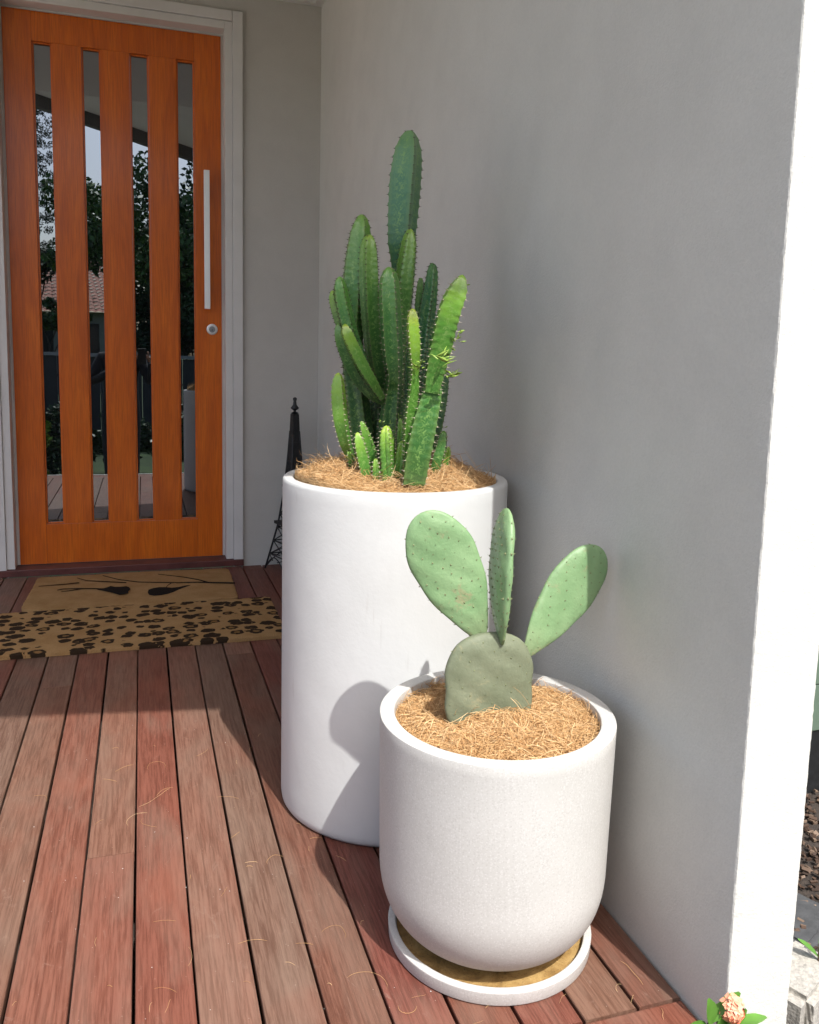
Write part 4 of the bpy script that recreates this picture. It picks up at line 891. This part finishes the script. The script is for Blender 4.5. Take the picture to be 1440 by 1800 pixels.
for i, z in enumerate(np.arange(3.0, 13.2, .62)):
    R1 = 2.3*(1-(z-3)/11.5)+.25
    for k in range(7):
        a = k*.9+i*1.3
        for t_ in (.35, .65, .95): pb.append((-4.4+math.cos(a)*R1*t_, -32+math.sin(a)*R1*t_, z+.25*t_+g_.normal()*.08, .20))
leaf_cloud('crown', pb, 14000, .075, M['pine'], pe, 31, .3)
fn = empty('garden_fence', (0, -5.4, ZG)); tag(fn, 'charcoal boarded garden fence with grey top rail', 'fence')
for i in range(70): box('fence_board', -7+i*.2, -7+i*.2+.192, -5.42-.006*(i % 2), -5.40, ZG+.02, .93, M['fence'], fn)
box('top_rail', -7.05, 7.05, -5.45, -5.36, .935, .985, M['rail'], fn)
for i in range(8): box('post', -7+i*2-.04, -7+i*2+.04, -5.52, -5.43, ZG, .93, M['fence'], fn)
hs = empty('tiled_house', (-4.5, -24, ZG)); tag(hs, 'house with terracotta tiled roof far beyond the fence', 'house')
box('wall', -9, -.9, -30, -24, ZG, 2.4, M['farwall'], hs)
for x in (-6.5, -3.4, -1.9): box('window', x-.45, x+.45, -24.0+.0, -23.97, .8, 2.0, M['darkglass'], hs)
nrow = 16
for i in range(nrow):
    y0 = -23.5-i*.22; z0 = 2.35+i*.13; x0, x1 = -9.6+i*.05, -.4-i*.05; mb = MB()
    seg = 40; V = []; F = []
    for k in range(seg*4+1):
        x = x0+(x1-x0)*k/(seg*4); hump = .035*abs(math.sin(k*math.pi/4)); V += [(x, y0, z0+hump+.03), (x, y0-.26, z0+.155+hump)]
    F = [(2*k, 2*k+1, 2*k+3, 2*k+2) for k in range(seg*4)]
    V += [(x0, y0, z0-.02), (x1, y0, z0-.02)]; mk('tile_course', loc_v(V, hs), F, M['tile'], hs)
# shrub by the deck edge at the left
sb = empty('garden_shrub', (-.98, .45, ZG)); tag(sb, 'yellow green leafy shrub beside the deck edge, seen in the glass', 'shrub')
V, F = tube([(-.98, .45, ZG), (-.97, .46, -.05), (-.99, .44, .3)], [.02, .014, .006], 6); mk('stem', loc_v(V, sb), F, M['bark'], sb, True)
leaf_cloud('foliage', blobs((-.98, .42, .08), .26, .38, 14, .11, 12), 900, .035, M['shrub'], sb, 13)

for x, y, lab, sd in ((-.95, -1.9, 'dark leafy shrub beside the path near the yellow green shrub', 51), (-.25, -2.05, 'dark leafy shrub at the end of the garden path', 52), (.55, -1.95, 'dark leafy shrub at the right side of the path end', 53)):
    e = empty('garden_shrub', (x, y, ZG)); tag(e, lab, 'shrub'); V, F = tube([(x, y, ZG), (x+.02, y, -.1), (x, y+.02, .25)], [.022, .015, .006], 6); mk('stem', loc_v(V, e), F, M['bark'], e, True)
    leaf_cloud('foliage', blobs((x, y, .0), .36, .42, 20, .14, sd), 2600, .04, M['leafdark'], e, sd)

# ================================================================ PERSON taking the picture, seen only in the glass
pe_ = empty('person', (-.2, -.38, ZG+.02)); tag(pe_, 'person in dark clothes raising a phone on the garden path', 'person')
def skin(name, joints, edges, mat, parent, sub=2):
    me = bpy.data.meshes.new(name); p = np.array(parent_world(parent)); me.from_pydata([tuple(np.array(j[:3])-p) for j in joints], edges, []); me.materials.append(mat)
    o = bpy.data.objects.new(name, me); COL.objects.link(o); o.parent = parent; sk = o.modifiers.new('skin', 'SKIN'); sk.use_smooth_shade = True
    for v, j in zip(me.skin_vertices[0].data, joints): r_x = j[3]; v.radius = (r_x, j[4] if len(j) > 4 else r_x)
    me.skin_vertices[0].data[0].use_root = True; ss = o.modifiers.new('sub', 'SUBSURF'); ss.levels = sub; ss.render_levels = sub; return o
zf = ZG+.02; X, Y = -.2, -.38
J = [(X, Y, zf+.90, .15, .11), (X, Y, zf+1.08, .135, .10), (X, Y+.01, zf+1.28, .16, .105), (X, Y, zf+1.40, .075, .07), (X, Y+.02, zf+1.48, .052, .055),
     (X-.17, Y, zf+1.34, .058), (X-.27, Y+.10, zf+1.10, .046), (-.08, -.10, .925, .030), (X+.17, Y, zf+1.34, .058), (X+.28, Y+.10, zf+1.10, .046), (.08, -.10, .915, .030),
     (X-.10, Y, zf+.82, .095), (X-.11, Y+.02, zf+.47, .066), (X-.11, Y-.02, zf+.10, .046), (X-.115, Y+.10, zf+.035, .036), (X+.10, Y, zf+.82, .095), (X+.11, Y+.02, zf+.47, .066), (X+.11, Y-.02, zf+.10, .046), (X+.115, Y+.10, zf+.035, .036)]
E_ = [(0, 1), (1, 2), (2, 3), (3, 4), (2, 5), (5, 6), (6, 7), (2, 8), (8, 9), (9, 10), (0, 11), (11, 12), (12, 13), (13, 14), (0, 15), (15, 16), (16, 17), (17, 18)]
skin('body', J, E_, M['cloth'], pe_)
hc = (X, Y+.035, zf+1.585)
bm = bmesh.new(); bmesh.ops.create_uvsphere(bm, u_segments=28, v_segments=20, radius=1)
for v in bm.verts:
    x, y, z = v.co; nz = math.exp(-((x/.16)**2+((z+.08)/.2)**2))*(.16 if y > .5 else 0); jaw = 1-.28*max(0, -z-.2)
    eye = math.exp(-(((abs(x)-.38)/.16)**2+((z-.05)/.12)**2))*(.07 if y > .4 else 0); mouth = math.exp(-((x/.3)**2+((z+.48)/.05)**2))*(.04 if y > .4 else 0)
    v.co = (hc[0]+x*.075*jaw, hc[1]+(y+nz-eye-mouth)*.095, hc[2]+z*.118)
me = bpy.data.meshes.new('head'); bm.to_mesh(me); bm.free(); me.materials.append(M['skin']); hd_o = bpy.data.objects.new('head', me); COL.objects.link(hd_o); hd_o.parent = pe_
p_ = parent_world(pe_)
for v in me.vertices: v.co -= p_
me.polygons.foreach_set('use_smooth', [True]*len(me.polygons))
hb = blobs((hc[0], hc[1]-.025, hc[2]+.03), .055, .075, 40, .035, 6); leaf_cloud('hair', [b_ for b_ in hb], 2600, .022, M['hair'], pe_, 7, .12)
for sx in (-1, 1):
    V, F = lathe([(.002, -.03), (.012, -.026), (.016, 0), (.011, .025), (.002, .03)], 12); mk('ear', [(hc[0]+sx*.074+x*.4-p_.x, hc[1]-.005+y-p_.y, hc[2]+z-p_.z) for x, y, z in V], F, M['skin'], pe_, True)
    wx = sx*.08; wz = .92; wy = -.10
    tgt = np.array([sx*.040, -.022, 1.0])
    H5 = [(wx, wy, wz, .026), (wx-sx*.012, wy+.035, wz+.03, .030, .016), (tgt[0]+sx*.012, tgt[1]-.014, tgt[2]-.03, .030, .014)]; ed = [(0, 1), (1, 2)]
    skin('hand', H5, ed, M['skin'], pe_, 1)
    for k, (ln, dz) in enumerate(((.9, .018), (1.0, .002), (.95, -.015), (.8, -.03))):
        b0 = np.array([tgt[0]+sx*.014, tgt[1]-.014, tgt[2]+dz-.012]); skin('finger', [(*b0, .009), (b0[0]+sx*.006, b0[1]+.016*ln, b0[2]+.004, .0085), (b0[0]-sx*.012, b0[1]+.021*ln, b0[2]+.006, .007)], [(0, 1), (1, 2)], M['skin'], pe_, 1)
    b0 = np.array([tgt[0]+sx*.004, tgt[1]-.02, tgt[2]-.045]); skin('thumb', [(*b0, .011), (b0[0]-sx*.012, b0[1]-.004, b0[2]+.028, .010), (b0[0]-sx*.018, b0[1]-.002, b0[2]+.05, .008)], [(0, 1), (1, 2)], M['skin'], pe_, 1)
ph = empty('phone', (0, -.028, 1.0)); tag(ph, 'black phone held upright in both hands by the person', 'phone')
V, F = box_vf(-.036, .036, -.032, -.024, .90, 1.045, .003); mk('case', loc_v(V, ph), F, M['black'], ph)
V, F = box_vf(-.034, .034, -.0335, -.0322, .903, 1.042); mk('screen', loc_v(V, ph), F, M['darkglass'], ph)
